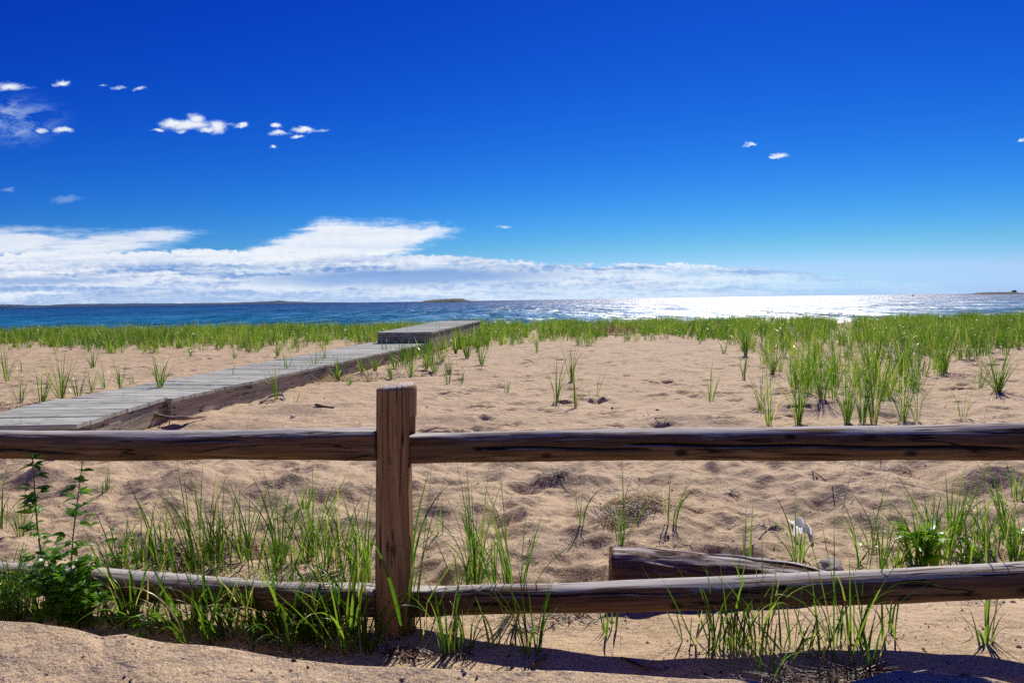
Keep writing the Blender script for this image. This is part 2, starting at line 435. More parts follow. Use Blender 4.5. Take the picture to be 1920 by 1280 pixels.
def tube(path, rad, sides=16, rough=0., seed=0, cap=True, flat=0.):
    path = np.asarray(path, float); n = len(path); rad = np.broadcast_to(rad, (n,)).astype(float)
    T = np.gradient(path, axis=0); T /= np.linalg.norm(T, axis=1, keepdims=True) + 1e-9
    ref = np.array([0, 0, 1.]) if abs(T[0][2]) < .9 else np.array([0, 1., 0])
    A = np.cross(T, ref); A /= np.linalg.norm(A, axis=1, keepdims=True); B = np.cross(A, T)
    an = np.linspace(0, 2 * np.pi, sides, endpoint=False)
    s = np.concatenate([[0], np.cumsum(np.linalg.norm(np.diff(path, axis=0), axis=1))])
    S, AN = np.meshgrid(s, an, indexing='ij')
    rr = rad[:, None] * (1 + rough * (perlin(S * 6 + seed, np.cos(AN) * 1.2 + seed * 3, seed) + perlin(S * 6 + 7, np.sin(AN) * 1.2 + seed, seed + 5)))
    V = path[:, None] + A[:, None] * (np.cos(AN) * rr)[..., None] + B[:, None] * (np.sin(AN) * rr)[..., None]
    wc = np.stack([S + seed * 1.7, rr * np.cos(AN), rr * np.sin(AN)], -1).reshape(-1, 3)
    V = V.reshape(-1, 3)
    i = np.arange(n - 1)[:, None] * sides; j = np.arange(sides)[None]
    q = np.stack([i + j, i + (j + 1) % sides, i + sides + (j + 1) % sides, i + sides + j], -1).reshape(-1, 4).tolist()
    if cap:
        q.append(list(range(sides))[::-1]); q.append([(n - 1) * sides + k for k in range(sides)])
    return V, q, wc

def leafset(pos, dirv, L, W, tone, r, droop=.3):
    """pointed oval leaves, each a small folded blade leaving POS along DIRV"""
    N = len(pos); k = 5; t = np.linspace(0, 1, k)
    d = dirv / (np.linalg.norm(dirv, axis=1, keepdims=True) + 1e-9)
    side = np.cross(d, np.array([0, 0, 1.]) + r.normal(0, .35, (N, 3))); side /= np.linalg.norm(side, axis=1, keepdims=True) + 1e-9
    nrm = np.cross(side, d)
    w = np.sin(np.pi * np.clip(t, .04, .985) ** .8)
    C = pos[:, None] + d[:, None] * (L[:, None] * t)[..., None] - nrm[:, None] * (droop * L[:, None] * t ** 2)[..., None]
    S = side[:, None] * (W[:, None] / 2 * w)[..., None]; U = nrm[:, None] * (W[:, None] * .12 * w)[..., None]
    V = np.stack([C - S + U, C, C + S + U], 2).reshape(-1, 3)
    i = np.arange(N)[:, None, None] * k * 3 + np.arange(k - 1)[None, :, None] * 3 + np.arange(2)[None, None]
    Fq = np.stack([i, i + 1, i + 4, i + 3], -1).reshape(-1, 4)
    return V, Fq, np.broadcast_to(t[None, :, None], (N, k, 3)).reshape(-1).copy(), np.repeat(tone, k * 3)

def stone(name, p, size, mat, seed, label, cat, group=None, sink=.3):
    import bmesh
    bm = bmesh.new(); bmesh.ops.create_icosphere(bm, subdivisions=4, radius=1)
    V = np.array([v.co for v in bm.verts]); Fc = [[v.index for v in f.verts] for f in bm.faces]; bm.free()
    d = 1 + .35 * fbm(V[:, 0] * 1.1 + seed, V[:, 1] * 1.1 + V[:, 2] * 1.7, seed, 4)
    V = V * d[:, None] * np.array(size) / 2
    V[:, 2] += size[2] * (.5 - sink)
    a = seed * 1.3; V[:, :2] = V[:, :2] @ np.array([[math.cos(a), -math.sin(a)], [math.sin(a), math.cos(a)]]).T
    o = mesh_obj(name, V + np.array(p), Fc, mat, None, p)
    return tag(o, label, cat, group)

# ------------------------------------------------------------------ ground sheet
fine_t = np.linspace(-.86, .86, 900)
side_t = .86 + np.cumsum(np.geomspace(.003, .9, 34))
tc = np.concatenate([-side_t[::-1], fine_t, side_t])
inv = np.linspace(1 / 1.25, 1 / 40, 640)
rows_ = [1.25]
while rows_[-1] < 40:
    q_ = rows_[-1]; rows_.append(q_ + (min(q_ * q_ * .0012, .034) if q_ < 19 else .034 * (q_ / 19) ** 3.2))
ry = np.concatenate([np.linspace(-6, 1.2, 30), rows_, np.geomspace(41, 320, 40)])
YY, TT = np.meshgrid(ry, tc, indexing='ij')
XX = TT * np.maximum(YY, 1.25)
ZZ = np.concatenate([H(XX[k:k + 24].ravel(), YY[k:k + 24].ravel()).reshape(-1, len(tc)) for k in range(0, len(ry), 24)])
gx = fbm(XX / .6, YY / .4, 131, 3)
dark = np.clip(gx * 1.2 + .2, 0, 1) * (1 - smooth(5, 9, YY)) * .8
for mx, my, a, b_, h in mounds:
    dark += np.exp(-(((XX - mx) / a) ** 2 + ((YY - my + b_ * .7) / (b_ * .9)) ** 2)) * .9  # darker towards the near slope of each mound
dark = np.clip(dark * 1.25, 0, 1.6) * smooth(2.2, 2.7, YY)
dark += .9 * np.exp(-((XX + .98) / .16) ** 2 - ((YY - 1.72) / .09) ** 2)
V = np.stack([XX, YY, ZZ], -1).reshape(-1, 3)
nr, nc = XX.shape
ii = (np.arange(nr - 1)[:, None] * nc + np.arange(nc - 1)[None]).reshape(-1)
Fq = np.stack([ii, ii + 1, ii + nc + 1, ii + nc], -1)
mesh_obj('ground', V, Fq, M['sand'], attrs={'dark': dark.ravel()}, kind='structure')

# sea
V = np.array([[-80000, 45, -3], [80000, 45, -3], [80000, 80000, -3], [-80000, 80000, -3]], float)
mesh_obj('sea', V, np.array([[0, 1, 2, 3]]), M['sea'], smooth_=False, kind='structure')

# ------------------------------------------------------------------ fence
post_base = ground_at(742, 1188); PY = 2.70
pt = atY(744, 722, PY); pb = atY(741, 1188, PY)
fence = thing('rail_fence', 'weathered round-rail wooden fence with one post and two rails each side', 'fence', (pb[0], PY, 0))

def rail(name, A, B, rA, rB, seed, crack, flatA=True, label=None):
    A = np.array(A); B = np.array(B); L = np.linalg.norm(B - A); n = int(L / .006); sd = 96
    s = np.linspace(0, 1, n); d = (B - A) / L
    path = A + s[:, None] * (B - A)
    path[:, 2] += .010 * np.sin(s * 5 + seed) + .004 * perlin(s * 6, s * 0 + .3, seed)
    side = np.cross(d, [0, 0, 1]); side /= np.linalg.norm(side); u_ = np.cross(side, d)
    an = np.linspace(0, 2 * np.pi, sd, endpoint=False)
    S, AN = np.meshgrid(s * L, an, indexing='ij')
    rad = (rA + (rB - rA) * s)[:, None] * (1 + .055 * perlin(S * 2.2, np.cos(AN) * 1.1 + seed, seed) * 2 + .02 * perlin(S * 9, np.sin(AN) * 3 + seed, seed + 3)
                                           + .012 * perlin(S * 3, AN * 7, seed + 4) * np.minimum(1, (np.pi - np.abs(AN - np.pi)) * 3))
    # squared end that sits in the post
    if flatA:
        e = 1 - smooth(.06, .30, S); sq = 1 / np.maximum(np.abs(np.cos(AN)), np.abs(np.sin(AN)))
        rad = rad * (1 + e * (np.minimum(sq, 1.22) * .93 - 1))
    ck = np.zeros_like(S)
    for (s0, a0, s1, a1, w, dp) in crack:   # drying checks opened in the wood
        k = np.clip((S - s0) / (s1 - s0), 0, 1)
        ca = a0 + (a1 - a0) * k + .05 * np.sin(S * 14 + seed) + .1 * perlin(S * 3, S * 0 + 1, seed + 9)
        dd = np.abs((AN - ca + np.pi) % (2 * np.pi) - np.pi) * rad
        inside = smooth(s0, s0 + .1, S) * (1 - smooth(s1 - .1, s1, S))
        rad = rad - dp * inside * np.exp(-(dd / w) ** 2); ck = np.maximum(ck, inside * np.exp(-(dd / (w * 1.5)) ** 4))
    c_, s_ = np.cos(AN), np.sin(AN)
    Vv = path[:, None] + side * (c_ * rad)[..., None] + u_ * (s_ * rad)[..., None]
    wc = np.stack([S + seed * .37, -s_ * 0 + c_ * rad, s_ * rad], -1)
    # 'around' coordinate facing the viewer is +y of wc
    wc = np.stack([S + (0 if seed % 2 else .2), c_ * rad, s_ * rad], -1)
    i = np.arange(n - 1)[:, None] * sd; j = np.arange(sd)[None]
    q = np.stack([i + j, i + (j + 1) % sd, i + sd + (j + 1) % sd, i + sd + j], -1).reshape(-1, 4).tolist()
    q.append(list(range(sd))[::-1]); q.append([(n - 1) * sd + k for k in range(sd)])
    o = mesh_obj('rail', Vv.reshape(-1, 3), q, M['rail'], fence, A, {'wc': wc.reshape(-1, 3), 'tone': np.full(n * sd, .3 + .1 * (seed % 5)), 'crack': ck.ravel()})
    if label: o['label'] = label
    return o
def ray_pt(x, y, Y): return atY(x, y, Y)
def ext(A, B, k): return A + (B - A) * k
# rail depth: thickness in the photo sets distance
sdn = lambda a: a   # angle 0 = away side; viewer side is pi (side vector points to +Y for rails running left, -Y for rails running right)
UA = ray_pt(760, 845, 2.712); UB = ray_pt(1920, 822, 2.30)
UBx = ext(UA, UB, 1.45)
rail('upper right', UA, UBx, .0555, .0595, 1, [(.25, .15, .95, -.15, .004, .020), (.80, .25, 2.1, -.2, .0045, .025), (1.3, -.55, 1.6, -.5, .003, .010)], label='upper rail on the right, split along its length')
UA = ray_pt(712, 837, 2.71); UB = ray_pt(0, 829, 2.98)
LBx = ext(UA, UB, 1.5)
rail('upper left', UA, LBx, .0600, .0590, 2, [(1.2, np.pi + .35, 1.9, np.pi + .1, .004, .018), (.5, np.pi - .5, .9, np.pi - .45, .003, .012)], label='upper rail on the left')
LA = ray_pt(760, 1126, 2.712); LB = ray_pt(1920, 1087, 2.28)
rail('lower right', LA, ext(LA, LB, 1.45), .0520, .0590, 3, [(.2, .6, 1.1, .5, .0018, .007), (1.4, -.2, 2.0, -.3, .002, .008)], label='lower rail on the right with a silvery top')
LA = ray_pt(712, 1122, 2.71); LB = ray_pt(0, 1083, 3.0)
rail('lower left', LA, ext(LA, LB, 1.5), .0560, .0640, 4, [(.6, np.pi + .5, 1.2, np.pi + .4, .0018, .007)], label='lower rail on the left, half hidden by weeds')

def post():
    sd, n = 160, 260
    z0, z1 = -.35, float(pt[2]) + .0
    lean = (pt[0] - pb[0]) / (z1 - pb[2])
    s = np.linspace(z0, z1, n); an = np.linspace(0, 2 * np.pi, sd, endpoint=False)
    S, AN = np.meshgrid(s, an, indexing='ij')
    r = .0765 - .001 * S
    r = r * (1 + .02 * perlin(S * 2.5, np.cos(AN) + 3, 5) * 2 + .012 * perlin(S * 7, np.sin(AN) * 2 + 9, 6))
    r = r + .0007 * perlin(S * 1.3, AN * 9, 8) * np.minimum(1, (np.pi - np.abs(AN - np.pi)) * 3)
    ck = np.zeros_like(S)
    for (a0, zz0, zz1, w, dp) in [(-1.80, .62, 1.0, .0014, .010), (-1.18, .45, .98, .0016, .010), (-2.2, .1, .55, .0012, .007), (-1.45, .80, 1., .0010, .006)]:
        ca = a0 + .07 * np.sin(S * 9 + a0 * 5) * .6
        dd = np.abs((AN - ca + np.pi) % (2 * np.pi) - np.pi) * r
        w = w * 1.15; r = r - dp * np.exp(-(dd / w) ** 2) * smooth(zz0, zz0 + .12, S); ck = np.maximum(ck, .75 * np.exp(-(dd / (w * .8)) ** 4) * smooth(zz0, zz0 + .12, S))
    r = r - .010 * smooth(z1 - .012, z1, S) ** 1.5         # worn top edge
    V = np.stack([r * np.cos(AN) + lean * S, r * np.sin(AN), S + .006 * np.cos(AN) * smooth(z1 - .02, z1, S)], -1).reshape(-1, 3)
    q = []
    i = np.arange(n - 1)[:, None] * sd; j = np.arange(sd)[None]
    q = np.stack([i + j, i + (j + 1) % sd, i + sd + (j + 1) % sd, i + sd + j], -1).reshape(-1, 4).tolist()
    # top in rings
    base = len(V); rings = []
    for kk, f_ in enumerate([.8, .6, .4, .2]):
        rg = V[(n - 1) * sd:(n) * sd].copy(); c0 = rg.mean(0); rg = c0 + (rg - c0) * f_; rg[:, 2] += .0015 * (kk + 1) + .0015 * perlin(rg[:, 0] * 40, rg[:, 1] * 40, 3)
        rings.append(rg)
    V = np.concatenate([V] + rings + [rings[-1].mean(0)[None]])
    prev = (n - 1) * sd
    for kk in range(4):
        cur = base + kk * sd
        q += [[prev + a, prev + (a + 1) % sd, cur + (a + 1) % sd, cur + a] for a in range(sd)]; prev = cur
    q += [[prev + a, prev + (a + 1) % sd, len(V) - 1] for a in range(sd)]
    q.append(list(range(sd))[::-1])
    wc = np.stack([V[:, 2], -V[:, 1], V[:, 0]], -1)
    off = np.array([pb[0] - lean * pb[2], PY, 0])
    o = mesh_obj('post', V + off, q, M['post'], fence, (off[0], PY, 0), {'wc': wc, 'tone': np.full(len(V), .5), 'crack': np.concatenate([ck.ravel(), np.zeros(len(V) - ck.size)])})
    # mortises where the rails go in
    zt, zl = float(ray_pt(772, 831, 2.68)[2]), float(ray_pt(772, 1118, 2.68)[2])
    for zc, hh, sg in ((zt + .006, .195, (3,)), (zt, .15, (-1,)), (zl, .15, (1, -1)), ((zt + zl) / 2 - .02, zt - zl - .10, (2,))):
        for sgn in sg:
            me = bpy.data.meshes.new('cut'); x0, x1 = (.063, .2) if sgn > 0 else (-.2, -.068)
            y0, y1 = -.060, .062
            if sgn == 2: x0 = .0705
            if sgn == 3: x0, y0, y1 = .034, -.052, .036
            vs = [(x, y, z) for x in (x0, x1) for y in (y0, y1) for z in (zc - hh / 2, zc + hh / 2)]
            me.from_pydata(vs, [], [(0, 1, 3, 2), (4, 6, 7, 5), (0, 4, 5, 1), (2, 3, 7, 6), (0, 2, 6, 4), (1, 5, 7, 3)])
            c = bpy.data.objects.new('cut', me); COL.objects.link(c); c.location = off
            md = o.modifiers.new('b', 'BOOLEAN'); md.operation = 'DIFFERENCE'; md.solver = 'EXACT'; md.object = c
    bpy.context.view_layer.update()
    dg = bpy.context.evaluated_depsgraph_get()
    nm = bpy.data.meshes.new_from_object(o.evaluated_get(dg))
    o.modifiers.clear(); old = o.data; o.data = nm; bpy.data.meshes.remove(old); nm.name = 'post'
    nm.materials.clear(); nm.materials.append(M['post'])
    for c in [c for c in SC.objects if c.name.startswith('cut')]: bpy.data.objects.remove(c)
    for (Xq, Yq, rz) in ((UBx[0], UBx[1], .3), (LBx[0], LBx[1], 2.8)):
        q_ = o.copy(); COL.objects.link(q_); q_.parent = fence; q_.location = Vector((Xq, Yq, 0)) - W_[fence.name]; q_.rotation_euler = (0, 0, rz)
    return o
post()

# ------------------------------------------------------------------ boardwalk
def board(acc, A, B, w, th, seed, tone, updir=(0, 0, 1), ch=.005, wear=True):
    """a plank from A to B (centre of its top face), chamfered"""
    A = np.array(A, float); B = np.array(B, float); L = np.linalg.norm(B - A); d = (B - A) / L
    u_ = np.array(updir, float); s_ = np.cross(u_, d); s_ /= np.linalg.norm(s_); u_ = np.cross(d, s_)
    h = w / 2
    sec = [(-h + ch, 0), (h - ch, 0), (h, -ch), (h, -th + ch), (h - ch, -th), (-h + ch, -th), (-h, -th + ch), (-h, -ch)]
    V = []; wc = []
    for k, t_ in enumerate((0, .006 / L, 1 - .006 / L, 1)):
        sc_ = .94 if k in (0, 3) else 1
        for a, b in sec:
            p = A + d * L * t_ + s_ * a * sc_ + u_ * (-th / 2 + (b + th / 2) * sc_)
            V.append(p); wc.append((L * t_ + seed * 3.1, a + seed * .71, b + seed * 1.3))
    Fc = [list(range(8))[::-1], [24 + i for i in range(8)]]
    for k in range(3):
        Fc += [[k * 8 + i, k * 8 + (i + 1) % 8, k * 8 + 8 + (i + 1) % 8, k * 8 + 8 + i] for i in range(8)]
    acc.add(V, Fc, wc=np.array(wc), tone=np.full(len(V), tone))

def walk(label, R0, R1, w0, w1, z0, z1, side_h, pitch=.205, gap=.007, over=.03, bolts=True):
    R0 = np.array(R0, float); R1 = np.array(R1, float)
    d = (R1 - R0); L = np.linalg.norm(d); d /= L; left = np.array([-d[1], d[0]])
    root = thing('boardwalk_section', label, 'boardwalk', (R0[0], R0[1], 0), 'boardwalk sections')
    acc = Acc(); n = int(round(L / pitch)); r = np.random.default_rng(int(abs(R0[1]) * 100))
    pw = L / n
    for i in range(n):
        t_ = (i + .5) / n; c = R0 + d * L * t_; w = w0 + (w1 - w0) * t_; z = z0 + (z1 - z0) * t_ + r.normal(0, .0012)
        j0, j1 = r.normal(0, .005, 2)
        a = c + d * r.normal(0, .0015) - left * (over + j0); b_ = c + left * (w + over + j1)
        board(acc, (*a, z + r.normal(0, .0012)), (*b_, z + r.normal(0, .0012)), pw - gap + r.normal(0, .001), .038, i + R0[1], r.uniform(.1, .95))
    acc.build('decking', M['deck'], root, (R0[0], R0[1], 0), smooth_=False)
    # stringers under the boards
    for k, off in enumerate((0, 1)):
        acc = Acc(); A = R0 + left * (off * w0); B = R1 + left * (off * w1)
        sgn = 1 if off == 0 else -1
        A = A + left * .02 * sgn; B = B + left * .02 * sgn
        A = A + d * .02; B = B - d * .02
        board(acc, (*A, z0 - .040), (*B, z1 - .040), .038, side_h, 31 + k + R0[1], r.uniform(.3, .7), ch=.003)
        o = acc.build('stringer', M['side'], root, (R0[0], R0[1], 0), smooth_=False)
    for e, (P_, w_, z_) in enumerate(((R0 + d * .045, w0, z0), (R1 - d * .045, w1, z1))):
        acc = Acc(); board(acc, (*(P_ + left * .042), z_ - .041), (*(P_ + left * (w_ - .042)), z_ - .041), .038, side_h * .96, 77 + e + R0[1], .3, ch=.003)
        acc.build('end_board', M['side'], root, (R0[0], R0[1], 0), smooth_=False)
    # cross pieces underneath
    for i in range(1, int(L / 2.4)):
        t_ = i * 2.4 / L; P_ = R0 + d * L * t_; w_ = w0 + (w1 - w0) * t_; z_ = z0 + (z1 - z0) * t_
        acc = Acc(); board(acc, (*(P_ + left * .042), z_ - .045), (*(P_ + left * (w_ - .042)), z_ - .045), .038, side_h * .8, 7 + i, .3, ch=.003)
        acc.build('cross_brace', M['side'], root, (R0[0], R0[1], 0), smooth_=False)
    if bolts:
        for (q, zz) in ((.07, .11), (.07, .19)):
            P_ = R0 + d * q; a = np.array([*(P_ - left * .0), z0 - zz])
            pth = [a + np.array([*(left * .004), 0]), a - np.array([*(left * .012), 0])]
            V_, q_, wc_ = tube(pth, .012, 10)
            mesh_obj('bolt', V_, q_, M['bolt'], root, (R0[0], R0[1], 0), {'wc': wc_, 'tone': np.zeros(len(V_))}, False)
    return root
r2a = at(318, 747, .25); r2b = at(806, 641.5, .25)
walk('long boardwalk section with tufts growing along both edges, ending at the raised step', r2a[:2], r2b[:2], 1.17, 1.52, .25, .25, .24)
r1b = at(311, 744.5, .255); r1a = at(110, 803, .255)
r1s = r1a + (r1a - r1b) * -.10
walk('nearest boardwalk section, set slightly askew at a joint beside a fallen branch', r1s[:2], r1b[:2], 1.10, 1.14, .255, .262, .24)
ra = at(808, 622, .52); rb = at(901, 600.8, .52)
walk('raised boardwalk platform one step up at the far end among tall grass', ra[:2], rb[:2], 1.31, 1.55, .52, .52, .46, pitch=.19, bolts=False)

# ------------------------------------------------------------------ driftwood, twigs, stones
def along(pts, n):
    pts = np.asarray(pts, float); s = np.concatenate([[0], np.cumsum(np.linalg.norm(np.diff(pts, axis=0), axis=1))])
    # catmull-rom like smoothing
    t = np.linspace(0, s[-1], n); out = np.stack([np.interp(t, s, pts[:, k]) for k in range(3)], 1)
    for _ in range(max(1, n // 12)):
        out[1:-1] = (out[:-2] + 2 * out[1:-1] + out[2:]) / 4
    return out

def log():
    Y0 = 2.98
    a = atY(1150, 1078, Y0); b = atY(1330, 1088, 2.94); c = atY(1480, 1098, 2.86); e = atY(1740, 1150, 2.72) - np.array([0, 0, .02])
    P = along([a, b, c, e], 260)
    n = len(P); sd = 128; s = np.linspace(0, 1, n)
    rad0 = np.interp(s, [0, .08, .4, .75, 1], [.118, .125, .108, .085, .055])
    V, q, wc = tube(P, rad0, sd, .10, 13)
    Vg = V.reshape(n, sd, 3); an = np.linspace(0, 2 * np.pi, sd, endpoint=False)
    S, AN = np.meshgrid(s, an, indexing='ij')
    # split, flaking upper side
    ridge = .007 * perlin(S * 3, np.sin(AN) * 7 + np.cos(AN) * 3, 31) + .005 * perlin(S * 9, np.sin(AN) * 21, 37) - .02 * np.exp(-(((AN - np.pi / 2 + .5 * (S - .5)) / .10) ** 2)) * (S < .7)
    ridge += .012 * np.clip(perlin(S * 7, np.sin(AN) * 5, 51) - .1, 0, 1)
    C = P[:, None]; D = Vg - C; Vg = C + D * (1 + ridge / rad0[:, None])[..., None]
    Vg[0] -= (P[1] - P[0]) * (1 + 6 * perlin(np.cos(an) * 2, np.sin(an) * 2, 9))[:, None]
    V = Vg.reshape(-1, 3)
    o = mesh_obj('driftwood_log', V, q, M['log'], None, (a[0], a[1], 0), {'wc': wc, 'tone': np.full(len(V), .5)})
    tag(o, 'thick weathered driftwood log with flaking silvery top, tapering behind the lower rail', 'log')
log()

def stick(pts, rad, mat, label, name='driftwood_stick', cat='stick', group='sticks lying on the sand', tips=None, forks=(), seed=1, n=40):
    P = along(pts, n); rd = np.interp(np.linspace(0, 1, n), [0, .15, .7, 1], [rad * .85, rad, rad * .8, rad * (.25 if tips is None else tips)])
    acc = Acc(); V, q, wc = tube(P, rd, 14, .18, seed); acc.add(V, q, wc=wc, tone=np.full(len(V), .5))
    for (k, dv, L, r_) in forks:
        i = int(k * (n - 1)); dv = np.array(dv, float); dv /= np.linalg.norm(dv)
        pp = along([P[i], P[i] + dv * L * .5 + np.array([0, 0, .01 * L]), P[i] + dv * L], 10)
        V, q, wc = tube(pp, np.linspace(r_, r_ * .4, 10), 8, .15, seed + 3); acc.add(V, q, wc=wc, tone=np.full(len(V), .5))
    o = acc.build(name, mat, None, P[0]); return tag(o, label, cat, group)

def gpts(lst, lift=.01):
    out = []
    for e in lst:
        x, y = e[:2]; p = ground_at(x, y); p[2] += lift + (e[2] if len(e) > 2 else 0); out.append(p)
    return out
stick(gpts([(272, 801, .07), (293, 798, .10), (320, 802, .085), (350, 796, .055), (388, 784, .01)], .012), .025, M['branch'], 'knobbly reddish driftwood branch with stub twigs beside the boardwalk joint', 'driftwood_branch', 'branch',
      forks=[(.25, (.1, -.6, -.7), .09, .008), (.4, (-.5, -1, -.6), .16, .009), (.42, (.3, -1, -.5), .14, .007), (.46, (-.1, -1.2, -.3), .18, .006), (.6, (.1, .2, 1), .03, .006)], seed=5)
stick(gpts([(489, 757, .0), (503, 750, .02), (520, 747, .03), (531, 746, .03), (534, 751, .0)], .02), .021, M['drift'], 'short bleached white stick, hooked at one end, right of the boardwalk', tips=.5, seed=6)
stick(gpts([(590, 760), (604, 763), (617, 765), (627, 765)], .012), .016, M['twig'], 'stubby dark stick just behind the upper rail left of the post', tips=.5, seed=7)
stick(gpts([(1206, 780), (1222, 785), (1240, 784), (1257, 787)], .006), .005, M['twig'], 'thin crooked dark twig behind the middle of the upper rail', 'twig', 'twig', seed=8, forks=[(.3, (-.3, .5, .6), .1, .003)])
stick(gpts([(979, 680), (985, 676, .02), (996, 677), (1002, 679)], .008), .007, M['twig'], 'small bent twig on the open sand beyond the fence', 'twig', 'twig', seed=9)
stick(gpts([(1374, 759), (1386, 762), (1397, 767)], .006), .007, M['drift'], 'pale short twig left of the tall grass cluster', 'twig', 'twig', seed=10)
stick(gpts([(1511, 875), (1530, 892), (1550, 908), (1562, 918)], .02), .004, M['drift'], 'long pale straw-thin twig below the right upper rail', 'twig', 'twig', seed=11, tips=.8)
stick(gpts([(1579, 955, .0), (1586, 935, .04), (1595, 915, .09)], .0), .004, M['drift'], 'upright pale twig stuck in the dark sand mound', 'twig', 'twig', seed=12, tips=.8)
stick(gpts([(998, 1252), (1010, 1243), (1024, 1231)], .008), .008, M['twig'], 'short flat dark stick on the sand in front of the fence', 'twig', 'twig', seed=13, tips=.9)
stick(gpts([(790, 1225), (806, 1210, .02), (822, 1194, .03)], .006), .004, M['drift'], 'pale thin twig right of the post base', 'twig', 'twig', seed=14)
stick(gpts([(262, 803), (275, 800), (290, 796)], .006), .009, M['twig'], 'flat dark stick against the upper rail near the boardwalk', 'twig', 'twig', seed=15)
stick(gpts([(1410, 1025), (1425, 1008), (1446, 990)], .008), .004, M['drift'], 'pale straight twig behind the log', 'twig', 'twig', seed=16)
stick(gpts([(790, 697), (800, 700, .02), (813, 702)], .02), .02, M['twig'], 'small forked dark driftwood piece near the grass right of the boardwalk', 'driftwood_stick', 'stick', seed=17, forks=[(.5, (-.6, .2, .5), .12, .01)])
stick(gpts([(1165, 1235), (1200, 1250), (1240, 1262)], .006), .005, M['twig'], 'brown trailing twig across the sand below the rail shadow', 'twig', 'twig', seed=19, forks=[(.6, (.4, -.5, .4), .12, .003)])
stick(gpts([(548, 1165, .10), (548, 1150, .07), (549, 1138, .13)][::-1][:2], .0), .010, M['drift'], 'stubby pale stick standing in the grass under the lower rail', 'driftwood_stick', 'stick', seed=20, tips=.9)

def rock(x, y, s, mat, seed, label, group=None, name='stone', cat='stone', sink=.3):
    return stone(name, ground_at(x, y), s, mat, seed, label, cat, group, sink)
rock(1650, 917, (.05, .045, .035), M['darkstone'], 2, 'rounded dark stone between the right rails')
rock(1497, 893, (.075, .045, .022), M['stone'], 3, 'flat grey pebble just under the right upper rail', name='pebble', cat='pebble')
rock(1322, 934, (.040, .032, .026), M['shell'], 4, 'small white shell fragment on the sand beyond the rails', name='shell', cat='shell')
rock(549, 783, (.055, .045, .045), M['shell'], 5, 'round white pebble beside the short bleached stick', name='pebble', cat='pebble')
rock(1558, 1066, (.15, .10, .075), M['drift'], 6, 'pale grey stone half buried behind the thin end of the log', sink=.4)
rock(1148, 766, (.035, .03, .026), M['darkstone'], 8, 'small black pebble near the grass trio on open sand', name='pebble', cat='pebble')
rock(1812, 1270, (.03, .022, .014), M['darkstone'], 9, 'black pebble on the sand bank at the lower right', name='pebble', cat='pebble')
for k, (x, y) in enumerate([(184, 1258), (340, 1225), (220, 1200), (876, 1270), (790, 1273), (583, 1262), (1147, 1166), (505, 1248), (332, 1213), (1732, 1273)]):
    rock(x, y, (.016, .012, .008), M['darkstone'], 20 + k, 'tiny dark pebble on the foreground sand', 'tiny pebbles on the foreground sand', 'pebble', 'pebble')

def bark():
    """curled strip of white bark: an open half tube, waisted, propped on the sand"""
    g = ground_at(1508, 1020); a = ground_at(1485, 984) + np.array([0, 0, .035])
    b = g + np.array([.0, 0, .03]); n, k = 40, 26
    s = np.linspace(0, 1, n); C = a + s[:, None] * (b - a); C[:, 0] += .012 * np.sin(s * np.pi) * 1; C[:, 2] += .01 * np.sin(s * np.pi)
    d = (b - a) / np.linalg.norm(b - a); side = np.cross(d, [-.15, .35, 1.]); side /= np.linalg.norm(side); out = np.cross(side, d)
    w = np.interp(s, [0, .12, .3, .42, .6, .85, 1], [.018, .030, .036, .024, .040, .048, .042])
    an = np.linspace(-.2, np.pi + .5, k)
    V = []
    for sh in (1., .84):
        jag = .012 * perlin(an * 2.5, an * 0 + 1, 3)
        G = C[:, None] + side * (np.cos(an)[None] * w[:, None] * sh)[..., None] - out * (np.sin(an)[None] * w[:, None] * sh)[..., None]
        G = G + d * (jag * smooth(.85, 1, s)[:, None])[..., None] * 2
        V.append(G)
    V = np.stack(V).reshape(-1, 3); q = []
    for L_ in (0, 1):
        for i in range(n - 1):
            for j in range(k - 1):
                a0 = L_ * n * k + i * k + j; f = [a0, a0 + 1, a0 + k + 1, a0 + k]; q.append(f if L_ else f[::-1])
    for i in range(n - 1):
        for j in (0, k - 1):
            a0 = i * k + j; q.append([a0, a0 + k, a0 + k + n * k, a0 + n * k])
    for j in range(k - 1):
        for i in (0, n - 1):
            a0 = i * k + j; q.append([a0, a0 + 1, a0 + 1 + n * k, a0 + n * k])
    o = mesh_obj('curled_bark', V, q, M['white'], None, g); tag(o, 'curled white scrap with a dark hollow, lying behind the log on sand', 'bark')
bark()

def shreds(name, x, y, rx, ry, h, n, L, W, mat, label, cat, group=None, seed=0, kind=None, lay=1.35, tone=(0, 1), curlmax=1.2, seg=5, world=None):
    r = np.random.default_rng(seed + 900); c = ground_at(x, y) if world is None else np.array(world)
    a = r.uniform(0, 2 * np.pi, n); q = np.sqrt(r.random(n))
    X = c[0] + rx * q * np.cos(a); Y = c[1] + ry * q * np.sin(a)
    Z = H(X, Y) + h * (1 - q ** 2) * r.random(n) + .003
    az = np.where(r.random(n) < .7, r.choice([0, np.pi], n) + r.normal(0, .6, n), r.uniform(0, 6.28, n))
    Lh = L * r.uniform(.35, 1.2, n)
    V, Fq, al, to = blades(np.stack([X, Y, Z], 1), az, r.normal(lay, .22, n), r.uniform(-.1, curlmax, n) * .6, Lh, W * r.uniform(.5, 1.4, n), r.uniform(*tone, n), seg, r.normal(0, 1.2, n), False)
    # keep it on the sand
    V[:, 2] = np.maximum(V[:, 2], H(V[:, 0], V[:, 1]) + .003 + .004 * np.abs(perlin(V[:, 0] * 30, V[:, 1] * 30, 2)))
    o = mesh_obj(name, V, Fq, mat, None, c, {'along': np.clip(al, .3, 1), 'tone': to})
    if kind: o['kind'] = kind
    return tag(o, label, cat, group)
